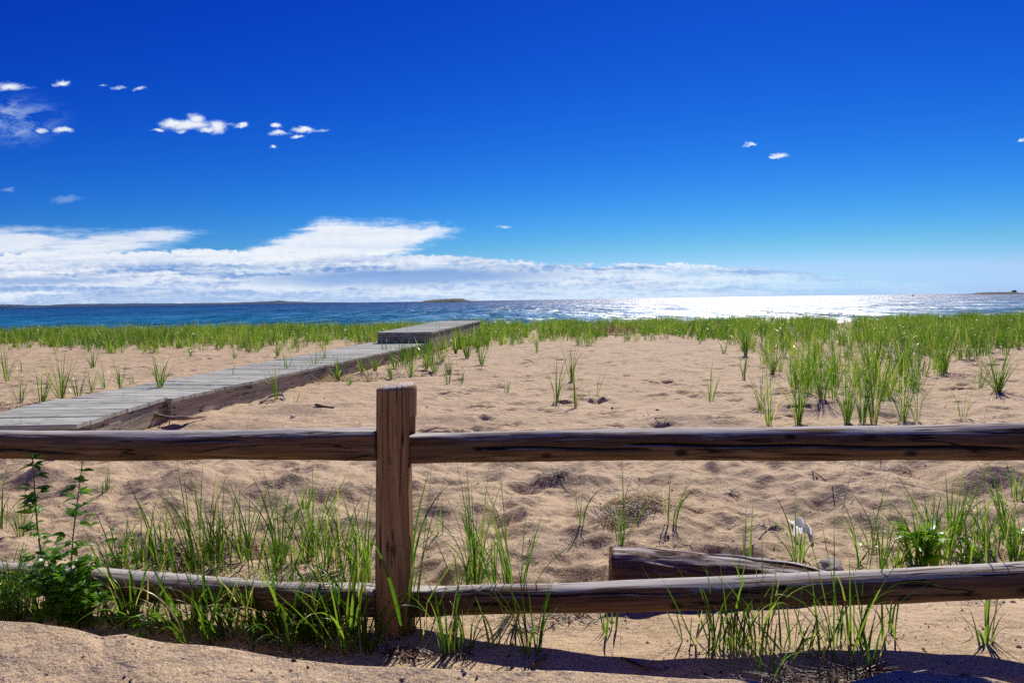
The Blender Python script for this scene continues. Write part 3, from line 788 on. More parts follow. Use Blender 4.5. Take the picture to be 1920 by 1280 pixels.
shreds('straw_heap', 1200, 948, .29, .12, .06, 900, .17, .0045, M['straw'], 'matted heap of dry blond straw on a mound behind the lower rail', 'dead grass', seed=1)
shreds('straw_heap', 1145, 985, .10, .08, .05, 260, .15, .004, M['straw'], 'dark brush tangle hanging below the straw heap', 'dead grass', seed=2, tone=(0, .3))
shreds('seaweed_clump', 1040, 905, .17, .06, .025, 170, .13, .0045, M['weedred'], 'dark dried seaweed tangle in a hollow right of the post', 'seaweed', seed=3, tone=(0, .4))
shreds('seaweed_clump', 1190, 962, .20, .07, .05, 260, .12, .006, M['weedred'], 'reddish brown weed caught under the front of the straw heap', 'seaweed', seed=61)
shreds('straw_heap', 1300, 1020, .14, .05, .01, 50, .10, .003, M['straw'], 'loose scatter of straw just behind the log', 'dead grass', seed=4)
shreds('straw_heap', 900, 810, .30, .10, .02, 90, .16, .004, M['straw'], 'thin straw strand line behind the upper rail right of the post', 'dead grass', seed=5, tone=(0, .7))
for k, (x, y, rx, ry, n, lb) in enumerate([(1375, 925, .05, .03, 45, 'torn dark red seaweed bits below the right upper rail'), (1403, 967, .05, .03, 36, 'small red seaweed strands beside the pale twig'),
        (1375, 981, .045, .02, 46, 'compact dark red seaweed patch above the log'), (1440, 982, .06, .02, 34, 'spread of dark red seaweed left of the white scrap'),
        (1650, 880, .26, .05, 120, 'long brown wrack line under the right upper rail'), (750, 1222, .05, .03, 50, 'red seaweed bits in front of the post'),
        (775, 1232, .10, .03, 90, 'dark red seaweed mat on the sand left of the bank crest'), (855, 1230, .07, .025, 60, 'red seaweed scraps at the foot of the thin grass'),
        (990, 1180, .06, .03, 60, 'bright red seaweed scraps in the lower rail shadow'), (1065, 1160, .12, .05, 90, 'dark seaweed wedge under the lower rail right of the post'),
        (1845, 1135, .08, .04, 60, 'brown debris scatter below the far right lower rail'), (1700, 780, .12, .06, 60, 'dark litter under the tall grass cluster'), (1780, 765, .10, .04, 40, 'small dark litter patch behind the right upper rail'),
        (1870, 780, .2, .06, 60, 'reddish litter patch near the right end of the upper rail'), (830, 775, .10, .05, 30, 'dark flecks patch beyond the post')]):
    shreds('seaweed_clump', x, y, rx, ry, .012, n, .05 if k != 4 else .14, .006 if k != 4 else .004, M['weedred'], lb, 'seaweed', 'dried seaweed scraps', seed=20 + k, tone=(0, 1) if k != 9 else (0, .3))
shreds('seaweed_mat', 310, 1035, .32, .10, .025, 600, .14, .006, M['weedred'], 'dark reddish seaweed mat behind the left lower rail', 'seaweed', seed=50, tone=(0, .8))
shreds('seaweed_mat', 460, 1030, .24, .10, .04, 620, .14, .005, M['straw'], 'brown and blond dead grass mat behind the left lower rail', 'dead grass', seed=51, tone=(0, .6))
shreds('wrack_pile', 610, 712, .9, .25, .06, 420, .22, .014, M['straw'], 'pile of beach wrack and wood chips against the boardwalk side', 'wrack', seed=52)
shreds('wrack_pile', 700, 705, .9, .4, .04, 320, .18, .013, M['weedred'], 'dark seaweed litter right of the boardwalk near the post top', 'wrack', seed=53, tone=(.2, 1))
shreds('wrack_pile', 20, 765, .7, .3, .05, 160, .2, .012, M['weedred'], 'dark wrack at the far left edge of the boardwalk', 'wrack', seed=54, tone=(.2, 1))
shreds('dead_brush', 478, 607, .9, .4, .28, 500, .4, .02, M['straw'], 'rusty brown dead bush among the grass on the left ridge', 'dead bush', seed=55, lay=.9, tone=(0, .35))
shreds('dead_brush', 1145, 627, .9, .4, .22, 600, .4, .015, M['straw'], 'brown thatch of dead grass in the middle of the ridge', 'dead bush', seed=56, lay=.9, tone=(0, .6))
# dead litter at the foot of the dense grass: too many strands to count
shreds('debris', 0, 0, .52, .16, .035, 900, .10, .004, M['straw'], 'tangled straw and dead stems at the foot of the dense grass by the post', 'litter', seed=57, kind='stuff', world=at(520, 1185))
shreds('debris', 0, 0, .25, .06, .03, 420, .15, .004, M['weedred'], 'dry reddish straw piled behind the sand bank on the right', 'litter', seed=58, kind='stuff', world=at(1530, 1252, .12), tone=(0, .85))

def strands():
    r = np.random.default_rng(15); n = 3600; Y = 1 / r.uniform(1 / 10, 1 / 2.6, n); X = r.uniform(-.8, .85, n) * Y
    k = fbm(X / .7, Y / .5, 211, 3) + r.uniform(-.3, .3, n) > .0; X, Y = X[k], Y[k]; n = len(X)
    V, Fq, al, to = blades(np.stack([X, Y, H(X, Y)], 1), r.uniform(0, 6.28, n), r.normal(1.45, .1, n), r.uniform(-.2, .4, n), r.lognormal(-2.9, .5, n), np.full(n, .0034) * (1 + .12 * (Y - 3)), np.where(r.random(n) < .55, r.uniform(0, .3, n), r.uniform(.4, 1, n)), 4, r.normal(0, 1, n))
    V[:, 2] = np.maximum(V[:, 2], H(V[:, 0], V[:, 1]) + .003)
    o = mesh_obj('debris', V, Fq, M['straw'], None, None, {'along': np.clip(al, .3, 1), 'tone': to}, kind='stuff'); tag(o, 'dry stems and straw scattered over the trodden sand beyond the rails', 'litter')
strands()
# small flecks over the sand
def flecks():
    r = np.random.default_rng(5); n = 5200
    Y = 1 / r.uniform(1 / 14, 1 / 1.55, n); X = r.uniform(-.85, .85, n) * Y
    dens = fbm(X / .5, Y / .35, 201, 3); keep = (dens + r.uniform(-.5, .3, n) > -.12) & ((Y > 2.2) | (r.random(n) < .25)); X, Y = X[keep], Y[keep]; n = len(X)
    Z = H(X, Y) + .002
    s = r.lognormal(-5.3, .45, n) * (1 + .10 * np.maximum(Y - 3, 0)); a = r.uniform(0, 6.28, n)
    u_ = np.stack([np.cos(a), np.sin(a), r.normal(0, .25, n)], 1) * s[:, None]; v_ = np.stack([-np.sin(a), np.cos(a), r.normal(0, .25, n)], 1) * (s * r.uniform(.3, .8, n))[:, None]
    c = np.stack([X, Y, Z], 1); top = c + np.array([0, 0, 1]) * (s * .55)[:, None]
    V = np.stack([c - u_, c - v_, c + u_, c + v_, top], 1).reshape(-1, 3)
    i = np.arange(n)[:, None] * 5
    Fq = np.concatenate([i + np.array([[0, 1, 4]]), i + np.array([[1, 2, 4]]), i + np.array([[2, 3, 4]]), i + np.array([[3, 0, 4]])])
    o = mesh_obj('debris', V, Fq, M['chips'], None, None, smooth_=False, kind='stuff'); tag(o, 'dark specks of grit and broken seaweed strewn over the sand', 'litter')
flecks()

# ------------------------------------------------------------------ grass on the dune (nobody could count it)
def lowedge(x):
    return np.interp(x, [-900, 0, 200, 400, 560, 640, 700, 760, 800, 850, 900, 1000, 1100, 1200, 1300, 1380, 1440, 1500, 1600, 1700, 1790, 1850, 1920, 2800],
                     [652, 655, 660, 662, 655, 650, 650, 692, 688, 668, 655, 642, 641, 634, 640, 652, 690, 740, 768, 745, 690, 668, 664, 664])
def dune_grass():
    r = np.random.default_rng(3); n = 150000
    X = r.uniform(-36, 36, n); Y = r.uniform(7, 38, n)
    px, py = pix(np.stack([X, Y, 0 * X], 1))
    le = lowedge(px) + 16 * perlin(px / 45, px * 0, 3) + 7 * perlin(px / 13, px * 0, 4)
    hor = 563 - (px - 960) * .01458
    d = (le - py)
    cl = fbm(X / 1.6, Y / 1.6, 301, 3)
    dens = smooth(-7, 16, d) * np.clip(.62 + 1.7 * cl, .04, 1.3)
    # sparser inside the right-hand cluster, where clumps stand apart
    clus = (px > 1390) & (py > 650); dens = np.where(clus, np.where(d > 0, .17, 0) * (1.0 + 1.5 * (cl > .05)), dens)
    mid = (px > 740) & (px < 900) & (py > 655); dens = np.where(mid, dens * .45, dens)
    gapx = np.exp(-((px - 1583) / 30) ** 2); dens = dens * (1 - .93 * gapx * (py < 640))
    dens = dens * np.where(Y < 16, .8, 1.)
    # the deck keeps its own boards clear
    def inside(A, B, w):
        A = np.array(A[:2]); B = np.array(B[:2]); dd = B - A; L = np.linalg.norm(dd); dd /= L; lf = np.array([-dd[1], dd[0]])
        q = np.stack([X, Y], 1) - A; s = q @ dd; t = q @ lf; return (s > -.1) & (s < L + .1) & (t > -.08) & (t < w + .05)
    off = inside(r2a, r2b, 1.5) | inside(ra, rb, 1.6) | inside(r1s, r1b, 1.15)
    sel = (r.random(n) < dens * .30) & ~off & (np.abs(px - 960) < 1500)
    X, Y = X[sel], Y[sel]; n = len(X); Z = H(X, Y); print('dune tufts', n)
    hgt = (.26 + .28 * r.random(n)) * (1 + .22 * fbm(X / 2.5, Y / 2.5, 311, 2) * 2) * np.where(Y < 20, 1.25, 1.0)
    nb = np.where(Y < 18, 18, 12)
    idx = np.repeat(np.arange(n), nb); N = len(idx)
    a = r.uniform(0, 6.28, N); rr = (.02 + .07 * r.random(n))[idx] * np.sqrt(r.random(N))
    base = np.stack([X[idx] + rr * np.cos(a), Y[idx] + rr * np.sin(a), Z[idx] - .02], 1)
    L = hgt[idx] * r.uniform(.6, 1.25, N); sp = (.16 + .16 * r.random(n))[idx]
    th0 = np.abs(r.normal(0, 1, N)) * sp; curl = np.where(r.random(N) < .38, r.uniform(.8, 2.2, N), r.uniform(0, .7, N))
    tn = (r.uniform(.22, .92, n) + .5 * fbm(X / 3.5, Y / 3.5, 321, 2))[idx] + r.normal(0, .12, N); tone = np.where(r.random(N) < .09, r.uniform(.93, 1, N), np.clip(tn, 0, .90))
    Wd = .0095 * r.uniform(.6, 1.2, N) * (1 + .012 * Y[idx])
    az = a + r.normal(0, .5, N)
    V, Fq, al, to = blades(base, az, th0, curl, L, Wd, tone, 4, r.normal(0, .7, N), False)
    o = mesh_obj('dune_grass', V, Fq, M['grass'], None, None, {'along': al, 'tone': to}, kind='stuff')
    tag(o, 'band of green beach grass along the dune ridge before the sea', 'beach grass')
dune_grass()

# ------------------------------------------------------------------ single tufts
TI = [0]
def tuft(x, y, hpx, n, label, spread=.2, group='beach grass tufts', wid=.0078, dead=.08, brad=.032, z=None, droop=.42, seed=None, azb=None):
    TI[0] += 1; r = np.random.default_rng(1000 + (seed or TI[0]))
    p = ground_at(x, y) if z is None else at(x, y, z)
    h = hpx * p[1] / F * 1.12
    wid = max(wid, .0011 * p[1])
    n = int(round(n * (1.35 if n > 9 else 1.1))); parts = [tuft_arrays(p, n, h, spread, 9 if p[1] < 5 else 6, p[1] < 9, wid, dead, r, brad, droop)]
    V, Fq, al, to = merge(parts)
    V[:, 2] = np.maximum(V[:, 2], p[2] - .02)
    o = mesh_obj('grass_tuft', V, Fq, M['grass'], None, p, {'along': al, 'tone': to})
    return tag(o, label, 'grass tuft', group)

T = [
 (1043, 757, 92, 13, 'leftmost tuft of the isolated grass trio on open sand', .2), (1080, 764, 95, 11, 'nearest tuft of the isolated grass trio, upright and thin', .12),
 (1073, 714, 78, 13, 'rear tuft of the isolated grass trio on open sand', .25), (1116, 752, 66, 5, 'wispy tuft of few blades just right of the grass trio', .4),
 (950, 737, 32, 6, 'tiny grass sprout alone on sand left of the trio', .2), (903, 686, 58, 16, 'dark-footed bushy tuft nearest the open sand beyond the post', .3),
 (841, 719, 46, 8, 'left of two small upright tufts just right of the post top', .12), (864, 719, 44, 7, 'right of two small upright tufts just right of the post top', .2),
 (1332, 752, 74, 7, 'lone tuft left of the tall grass cluster, with one drooping blade', .3), (1394, 711, 54, 12, 'slim dense tuft behind the lone tuft left of the cluster', .1),
 (1428, 772, 86, 12, 'narrow tuft with pale midrib blades at the left of the cluster', .15), (1443, 797, 118, 13, 'tall leaning tuft touching the upper rail, left of the cluster', .22),
 (1497, 795, 142, 30, 'full fan-shaped tuft at the left front of the cluster', .22), (1541, 752, 118, 26, 'full tuft second row between the two biggest front tufts', .22),
 (1588, 793, 128, 28, 'thick upright tuft in the front row of the cluster', .2), (1617, 795, 140, 24, 'tall central front tuft over a dark base, touching the rail', .16),
 (1638, 795, 146, 24, 'tallest front tuft right of the dark base', .14), (1695, 793, 118, 22, 'front tuft with arching blades at the right of the cluster', .26),
 (1722, 790, 92, 9, 'sparse front tuft at the right edge of the cluster', .35), (1771, 697, 82, 30, 'round dense tuft casting a shadow right of the cluster', .2),
 (1871, 736, 104, 42, 'wide bushy tuft at the far right beyond the rail', .42), (1836, 728, 66, 16, 'low spreading tuft left of the wide far right one', .5),
 (1803, 789, 92, 6, 'few thin upright blades behind the rail at the right', .25), (1357, 664, 36, 8, 'small tuft in front of the ridge left of the cluster', .35),
 (1398, 668, 52, 22, 'dark-shadowed tuft at the cluster rear left', .2), (1450, 700, 74, 24, 'tuft joining the cluster to the ridge at left', .22),
 (1520, 700, 80, 24, 'bushy rear tuft in the middle of the cluster', .25), (1570, 722, 92, 24, 'broad rear tuft behind the thick upright one', .25), (1640, 720, 84, 22, 'arching rear tuft of the cluster right of centre', .3),
 (1690, 705, 74, 22, 'rear right tuft of the cluster', .3), (1006, 660, 36, 8, 'small tuft at the ridge foot above the open sand', .35),
 (13, 713, 66, 12, 'tuft at the left picture edge beyond the boardwalk', .35), (38, 756, 60, 18, 'low tuft at the left end beside dark wrack', .35), (78, 757, 66, 20, 'short bushy tuft left of the tall left one', .3),
 (116, 749, 98, 26, 'tallest tuft left of the boardwalk', .3), (146, 745, 62, 14, 'drooping tuft right of the tallest left one', .35), (175, 690, 40, 12, 'small far tuft left of the boardwalk on bare sand', .35),
 (172, 733, 44, 9, 'sparse tuft against the boardwalk edge at left', .35), (197, 729, 52, 10, 'yellowish tuft leaning over the boardwalk edge', .3), (226, 726, 62, 10, 'upright dark tuft at the boardwalk edge', .18), (248, 722, 24, 5, 'tiny sprout at the boardwalk edge', .3),
 (42, 700, 38, 6, 'thin far tuft near the left picture edge', .5), (540, 720, 62, 11, 'dark upright tuft against the boardwalk side', .2), (519, 749, 72, 10, 'tuft with a drooping blade by the hooked white stick', .3),
 (592, 709, 56, 16, 'leafy tuft hugging the boardwalk side by the wrack', .22), (610, 700, 50, 12, 'second leafy tuft hugging the boardwalk side', .2), (655, 722, 30, 10, 'small tuft in wrack left of the post top', .4), (553, 754, 34, 3, 'two thin blades on sand by the white pebble', .4),
 (735, 712, 48, 10, 'tuft directly behind the post top', .3), (690, 716, 32, 8, 'small pale tuft in wrack above the left upper rail', .35), (770, 706, 50, 14, 'tuft just right of the post top in the verge', .3), (800, 690, 52, 18, 'bushy verge tuft right of the boardwalk end', .3),
 (876, 672, 56, 20, 'bushy verge tuft farther along the boardwalk end', .28), (520, 668, 30, 14, 'dark small tuft at the front of the left ridge grass', .3), (358, 668, 20, 8, 'low sprig in front of the left ridge grass', .4), (440, 672, 22, 8, 'low sprig before the ridge near the boardwalk', .4),
 # between and before the rails, right of the post
 (890, 1098, 215, 26, 'large tuft of long fine blades behind the lower rail right of the post', .2), (925, 1099, 175, 16, 'leaning fine tuft behind the lower rail, right neighbour of the large one', .3),
 (968, 1150, 282, 15, 'tall tuft of wide blades rising from under the lower rail', .16), (862, 1098, 100, 9, 'short tuft behind the lower rail nearest the post', .25),
 (1093, 985, 118, 5, 'single tall wide-bladed shoot on the sand', .10), (1163, 1024, 158, 9, 'upright tuft at the left end of the log', .16), (1258, 982, 116, 9, 'small upright tuft right of the straw heap', .14),
 (1497, 1055, 130, 12, 'V-shaped tuft in front of the white scrap', .38), (1395, 1093, 165, 4, 'thin dark stems beside the log', .15), (1622, 1070, 200, 9, 'tall narrow shoots behind the right lower rail', .12),
 (1655, 1066, 165, 8, 'leaning shoots right of the tall narrow ones', .25), (1680, 1066, 95, 12, 'short tuft by the bright green leaves', .3), (1732, 1060, 165, 20, 'broad tuft behind the bright green leaves', .36),
 (1775, 1045, 185, 22, 'large spreading tuft at the right behind the lower rail', .34), (1822, 1050, 120, 10, 'sparse arching tuft right of the large spreading one', .5), (1908, 937, 92, 10, 'upright tuft near the right end under the upper rail', .2),
 (1905, 1052, 140, 16, 'tuft at the right picture edge behind the lower rail', .35), (1885, 1040, 90, 8, 'low arching blades before the right edge', .6),
 (790, 1207, 130, 4, 'three-bladed sprout at the post foot', .28), (843, 1222, 165, 16, 'thin yellow-green tuft in front of the lower rail near the post', .14), (872, 1215, 110, 8, 'short thin tuft right of the yellow-green one', .2),
 (925, 1215, 100, 6, 'small sprout on the sand in front of the lower rail', .25), (992, 1224, 175, 10, 'red-footed tuft in front of the lower rail', .24), (1005, 1218, 150, 6, 'fine shoots just right of the red-footed tuft', .2),
 (1155, 1185, 120, 4, 'two thin blades before the middle of the lower rail', .18), (1140, 1186, 80, 3, 'lone thin blade before the lower rail', .2), (1345, 1212, 165, 14, 'left tuft of the arching group before the right lower rail', .3),
 (1375, 1214, 190, 14, 'second tuft of the arching group, with silvery bent blades', .3), (1425, 1216, 200, 11, 'third tuft of the arching group', .35), (1480, 1215, 170, 9, 'fourth tuft of the arching group, reaching right', .4),
 (1580, 1245, 330, 9, 'long arching blades rooted in the rail shadow', .32), (1600, 1202, 200, 9, 'straight tall shoots crossing the lower rail', .16), (1665, 1192, 150, 6, 'thin shoots at the right of the log shadow', .3),
 (1848, 1198, 110, 8, 'V-shaped small tuft on sunlit sand at the lower right', .38), (1850, 1205, 330, 2, 'one very tall blade crossing the right lower rail', .12), (1440, 1270, 150, 8, 'green blades rooted on the bank crest at the right', .45),
 (1850, 1200, 60, 4, 'short side blades beside the V-shaped tuft', .6),
 # left of the post
 (197, 928, 70, 8, 'small upright tuft below the left upper rail', .16), (0, 985, 110, 14, 'tuft at the left picture edge below the upper rail', .35), (40, 1000, 90, 10, 'thin tuft beside the left edge weeds', .3),
 (368, 1070, 190, 16, 'tall arching tuft rising from the seaweed mat', .3), (405, 1062, 200, 20, 'dense tall tuft in the middle of the seaweed mat', .2), (265, 1060, 130, 14, 'tuft at the left of the seaweed mat', .22), (525, 1060, 195, 20, 'dense fine tuft left of the post', .22),
 (575, 1050, 175, 14, 'fine dark tuft nearest the post behind the lower rail', .25), (210, 1090, 150, 8, 'wide-bladed shoots right of the leafy weeds', .25), (640, 1070, 160, 16, 'tuft tight behind the post on its left', .22), (570, 950, 70, 10, 'low tuft on the dark mound left of the post', .25),
 (690, 1100, 190, 20, 'tuft touching the left face of the post', .22), (820, 1000, 90, 6, 'slender shoots right of the post at mid height', .3),
]
for e in T:
    tuft(*e[:5], spread=e[5])
# broad-leaved grass that stands round the lower rail left of the post
rr_ = np.random.default_rng(77)
lab = 'fine green tuft in the loose stand just behind the lower rail left of the post'
for (x, y) in [(300, 1062), (335, 1075), (385, 1050), (430, 1072), (455, 1050), (480, 1068), (505, 1080), (550, 1068), (600, 1078), (620, 1055), (665, 1085), (685, 1060), (230, 1068), (590, 1040)]:
    tuft(x + rr_.uniform(-6, 6), y, rr_.uniform(110, 200), int(rr_.integers(8, 16)), lab, spread=.26, group='grass stand behind the left lower rail', dead=.1)
lab = 'green tuft in the scattered grass just in front of the right lower rail'
for (x, y) in [(1300, 1200), (1325, 1225), (1400, 1228), (1455, 1222), (1510, 1215), (1545, 1235), (1560, 1210), (1620, 1225), (1390, 1200), (1640, 1250)]:
    tuft(x + rr_.uniform(-6, 6), y, rr_.uniform(90, 190), int(rr_.integers(4, 8)), lab, spread=.45, group='grass before the right lower rail', dead=.1, droop=.6)
lab = 'green tuft in the loose grass behind the right lower rail'
for (x, y) in [(1705, 1040), (1755, 1020), (1790, 1005), (1760, 1062), (1835, 1020), (1860, 1045), (1880, 1000), (1640, 1040), (1895, 1060), (1715, 1066), (1812, 1066)]:
    tuft(x + rr_.uniform(-6, 6), y, rr_.uniform(90, 160), int(rr_.integers(7, 14)), lab, spread=.36, group='grass behind the right lower rail', dead=.1, droop=.5)
lab = 'small green tuft in the verge along the right side of the boardwalk'
for (x, y) in [(630, 712), (675, 700), (705, 695), (720, 682), (745, 690), (760, 675), (785, 672), (810, 668), (830, 680), (850, 662), (815, 700), (780, 655), (765, 662), (845, 700), (825, 655), (862, 655), (890, 660)]:
    tuft(x + rr_.uniform(-5, 5), y, rr_.uniform(30, 55), int(rr_.integers(10, 20)), lab, spread=.32, group='verge tufts along the boardwalk', dead=.1)
lab = 'green tuft among the leafy weeds in front of the left lower rail'
for (x, y) in [(20, 1158), (50, 1152), (85, 1160), (125, 1168), (160, 1172), (190, 1172), (215, 1165), (238, 1176), (5, 1150)]:
    tuft(x + rr_.uniform(-6, 6), y, rr_.uniform(60, 130), int(rr_.integers(8, 14)), lab, spread=.4, group='grass among the left weeds', dead=.12, wid=.009)
lab = 'broad-bladed green tuft in the dense stand around the lower rail left of the post'
for (x, y) in [(255, 1160), (275, 1166), (330, 1180), (345, 1172), (392, 1190), (375, 1205), (410, 1186), (440, 1196), (468, 1178), (480, 1200), (500, 1190), (520, 1206), (548, 1180), (560, 1212), (590, 1190), (610, 1204), (632, 1190), (650, 1216), (672, 1196), (688, 1216), (655, 1170), (615, 1165), (575, 1160), (535, 1158)]:
    tuft(x + rr_.uniform(-6, 6), y, rr_.uniform(95, 205), int(rr_.integers(9, 18)), lab, spread=.36, wid=rr_.uniform(.007, .014), dead=.14, group='dense grass stand by the post', brad=.06, droop=.5)
tuft(765, 1185, 330, 9, 'fanning broad blades leaning out from the right side of the post', spread=.32, wid=.014, brad=.03)
# tufts coming up through the boards
tuft(300, 726, 68, 20, 'bushy tuft sprouting up through the boardwalk boards', spread=.4, z=.25)
tuft(436, 703, 34, 4, 'two dark blades sprouting through the boardwalk boards', spread=.3, z=.25)
tuft(560, 712, 48, 9, 'dark tuft arching over the boardwalk edge', spread=.2, z=.1)
tuft(225, 748, 26, 2, 'single bent blade lying over the near boardwalk boards', spread=.6, z=.25)
tuft(30, 790, 24, 2, 'lone pale blade on the nearest boardwalk boards', spread=.9, z=.25)

# ------------------------------------------------------------------ leafy weeds
def weed(x, y, tops, label, leafL=.035, mat='leaf', n=22, seed=0, droop=.3, rad=.0035, leaflets=3, wr=.45, group=None, name='leafy_weed'):
    r = np.random.default_rng(seed + 400); p = ground_at(x, y)
    root = thing(name, label, 'weed', p, group)
    leafL *= 1.65; st = Acc(); LP, LD, LL, LW, LT = [], [], [], [], []
    for (tx, ty, dY) in tops:
        top = atY(tx, ty, p[1] + dY); m = (p + top) / 2 + np.array([r.normal(0, .02), r.normal(0, .02), .02])
        P = along([p, m, top], 30); V, q, wc = tube(P, np.linspace(rad, rad * .4, 30), 7)
        st.add(V, q, along=np.full(len(V), .6), tone=np.full(len(V), r.uniform(.2, .8)))
        for k in range(n):
            f = r.uniform(.12, 1.) ** .8; c = P[int(f * 29)]; az = k * 2.4 + r.normal(0, .4)
            bl = r.uniform(.01, .05) * (1.2 - f * .8); dr = np.array([math.cos(az), math.sin(az), r.uniform(.1, .9)])
            c2 = c + dr / np.linalg.norm(dr) * bl
            V, q, wc = tube([c, (c + c2) / 2 + [0, 0, .003], c2], .0012, 5); st.add(V, q, along=np.full(len(V), .6), tone=np.full(len(V), .5))
            for j in range(leaflets):
                aa = az + (j - (leaflets - 1) / 2) * .8 + r.normal(0, .2)
                LP.append(c2); LD.append([math.cos(aa), math.sin(aa), r.uniform(-.1, .7)]); L_ = leafL * r.uniform(.6, 1.2); LL.append(L_); LW.append(L_ * wr); LT.append(r.random())
    V, Fq, al, to = leafset(np.array(LP), np.array(LD), np.array(LL), np.array(LW), np.array(LT), r, droop)
    mesh_obj('foliage', V, Fq, M[mat], root, p, {'along': np.maximum(al, .2), 'tone': to})
    st.build('stem', M['stem'], root, p)
    return root
weed(97, 1162, [(60, 852, -.0)], 'tallest leafy weed at the left, its tip just over the upper rail', n=40, seed=1, leafL=.03, rad=.005)
weed(128, 1158, [(155, 862, .0)], 'leafy weed with a bare lower stem, right of the tallest one', n=30, seed=2, leafL=.034, rad=.004)
weed(110, 1175, [(85, 1040, 0), (150, 1045, -.05), (120, 1075, -.08), (180, 1060, 0), (60, 1085, -.05), (140, 1110, -.05), (100, 1090, -.04), (75, 1110, -.1), (165, 1100, -.06), (200, 1120, 0)], 'low tangle of oval leaves at the foot of the tall weeds', n=20, seed=3, leafL=.028, wr=.6)
weed(1725, 1058, [(1700, 990, 0), (1716, 985, 0), (1735, 990, .0), (1745, 1003, 0)], 'bright yellow-green lobed plant among grass on the right', mat='pea', n=5, seed=4, leafL=.045, wr=.6, leaflets=3)
weed(1800, 1055, [(1840, 1045, -.02), (1822, 1020, 0)], 'trailing plant with small paired leaflets right of the bright one', mat='pea', n=14, seed=5, leafL=.024, wr=.55, leaflets=2)
weed(1612, 1055, [(1614, 1015, 0)], 'small sprig with green leaves left of the bright plant', mat='pea', n=4, seed=6, leafL=.022, wr=.6, leaflets=2)
weed(1905, 1010, [(1915, 995, 0), (1900, 1000, 0)], 'light green leafy sprig at the right picture edge', mat='pea', n=5, seed=7, leafL=.035, wr=.6)
weed(285, 1185, [(292, 1150, 0), (270, 1165, 0)], 'small whorled seedling behind the sand bank', n=8, seed=8, leafL=.03, wr=.3, leaflets=2)
weed(745, 643, [(735, 628, 0), (760, 630, 0), (742, 622, 0)], 'broad-leaved plant at the foot of the raised platform', mat='pea', n=10, seed=9, leafL=.09, wr=.6)
weed(240, 1100, [(205, 985, 0), (180, 960, .03)], 'thin weed with sparse round leaves between the tall weed and the grass', n=12, seed=10, leafL=.02, wr=.7, leaflets=2)

def feathery(x, y, w, hpx, n, label, seed, flowers=True):
    r = np.random.default_rng(seed + 700); p = ground_at(x, y); h = hpx * p[1] / F
    root = thing('feathery_weed', label, 'weed', p, 'feathery weeds')
    st = Acc(); LP, LD = [], []; tips = []
    for k in range(n):
        a = r.uniform(0, 6.28); q = np.sqrt(r.random()) * w; top = p + [q * math.cos(a), q * math.sin(a), h * r.uniform(.5, 1.05)]
        P = along([p + [q * .4 * math.cos(a), q * .4 * math.sin(a), 0], (p + top) / 2 + [0, 0, .02], top], 16); tips.append(top)
        V, q_, wc = tube(P, np.linspace(.0022, .001, 16), 5); st.add(V, q_, along=np.full(len(V), .6), tone=np.full(len(V), .4))
        for j in range(46):
            f = r.uniform(.2, 1); LP.append(P[int(f * 15)]); az = j * 2.4; LD.append([math.cos(az), math.sin(az), r.uniform(.2, .9)])
    N = len(LP); V, Fq, al, to = leafset(np.array(LP), np.array(LD), r.uniform(.018, .034, N), np.full(N, .0035), r.uniform(0, .8, N), r, .15)
    mesh_obj('foliage', V, Fq, M['leaf'], root, p, {'along': np.maximum(al, .2), 'tone': to}); st.build('stem', M['stem'], root, p)
    if flowers:
        sel = [tips[i] for i in range(0, n, 5)]; LP = np.repeat(np.array(sel), 9, 0); N = len(LP)
        LD = np.stack([np.cos(np.arange(N) * .7), np.sin(np.arange(N) * .7), r.uniform(.2, .8, N)], 1)
        V, Fq, al, to = leafset(LP, LD, r.uniform(.008, .013, N), np.full(N, .006), r.random(N), r, .1)
        mesh_obj('flower', V, Fq, M['flower'], root, p, {'along': np.maximum(al, .2), 'tone': to})
feathery(22, 1156, .22, 125, 55, 'feathery green weed with small yellow flowers at the lower left corner', 1)
feathery(575, 1205, .09, 55, 22, 'low feathery weed with yellow buds in the grass left of the post', 2)
feathery(150, 1175, .10, 45, 14, 'low feathery seedlings behind the sand bank at the left', 3, False)

# ------------------------------------------------------------------ far things
def ridge(name, pxs, Y, depth, mat, label, cat, seed, kind=None, rough=.25):
    """a long low island: heights from the skyline, with real depth"""
    pxs = sorted(pxs); xs = np.array([p[0] for p in pxs], float); hs = np.array([p[1] for p in pxs], float)
    n = 240; x = np.linspace(xs[0], xs[-1], n); Xw = (x - 960) / F * Y; hh = np.interp(x, xs, hs) * Y / F
    hh = hh * (1 + rough * fbm(x / 6, x * 0, seed, 4)); k = 24; v = np.linspace(0, 1, k)
    G = np.stack([np.broadcast_to(Xw[:, None], (n, k)), Y + depth * v[None] + 0 * Xw[:, None], -3.3 + (hh[:, None] + .3) * np.sin(np.pi * v[None]) ** .6 * (1 + .25 * fbm(Xw[:, None] / (depth * .2) + 0 * v, v[None] * 5 + 0 * Xw[:, None], seed + 2, 3))], -1)
    i = (np.arange(n - 1)[:, None] * k + np.arange(k - 1)[None]).reshape(-1)
    o = mesh_obj(name, G.reshape(-1, 3), np.stack([i, i + k, i + k + 1, i + 1], -1), mat, None, (float(Xw.mean()), Y, -3))
    if kind: o['kind'] = kind
    return tag(o, label, cat) if label else o
ridge('island', [(776, 0), (790, 2), (800, 4.), (815, 5.), (835, 6), (850, 6.4), (866, 6), (872, 4), (884, 2), (900, .6), (905, 0)], 3000, 160, M['island'], 'small dark green islet on the horizon left of centre', 'island', 1, rough=.12)
ridge('island', [(1826, .3), (1838, .8), (1852, 1.3), (1858, 3.4), (1880, 4), (1900, 4), (1915, 3.8), (1925, 2.5), (1960, 1)], 2600, 120, M['island'], 'low rocky island at the right horizon with a building on it', 'island', 2, rough=.1)
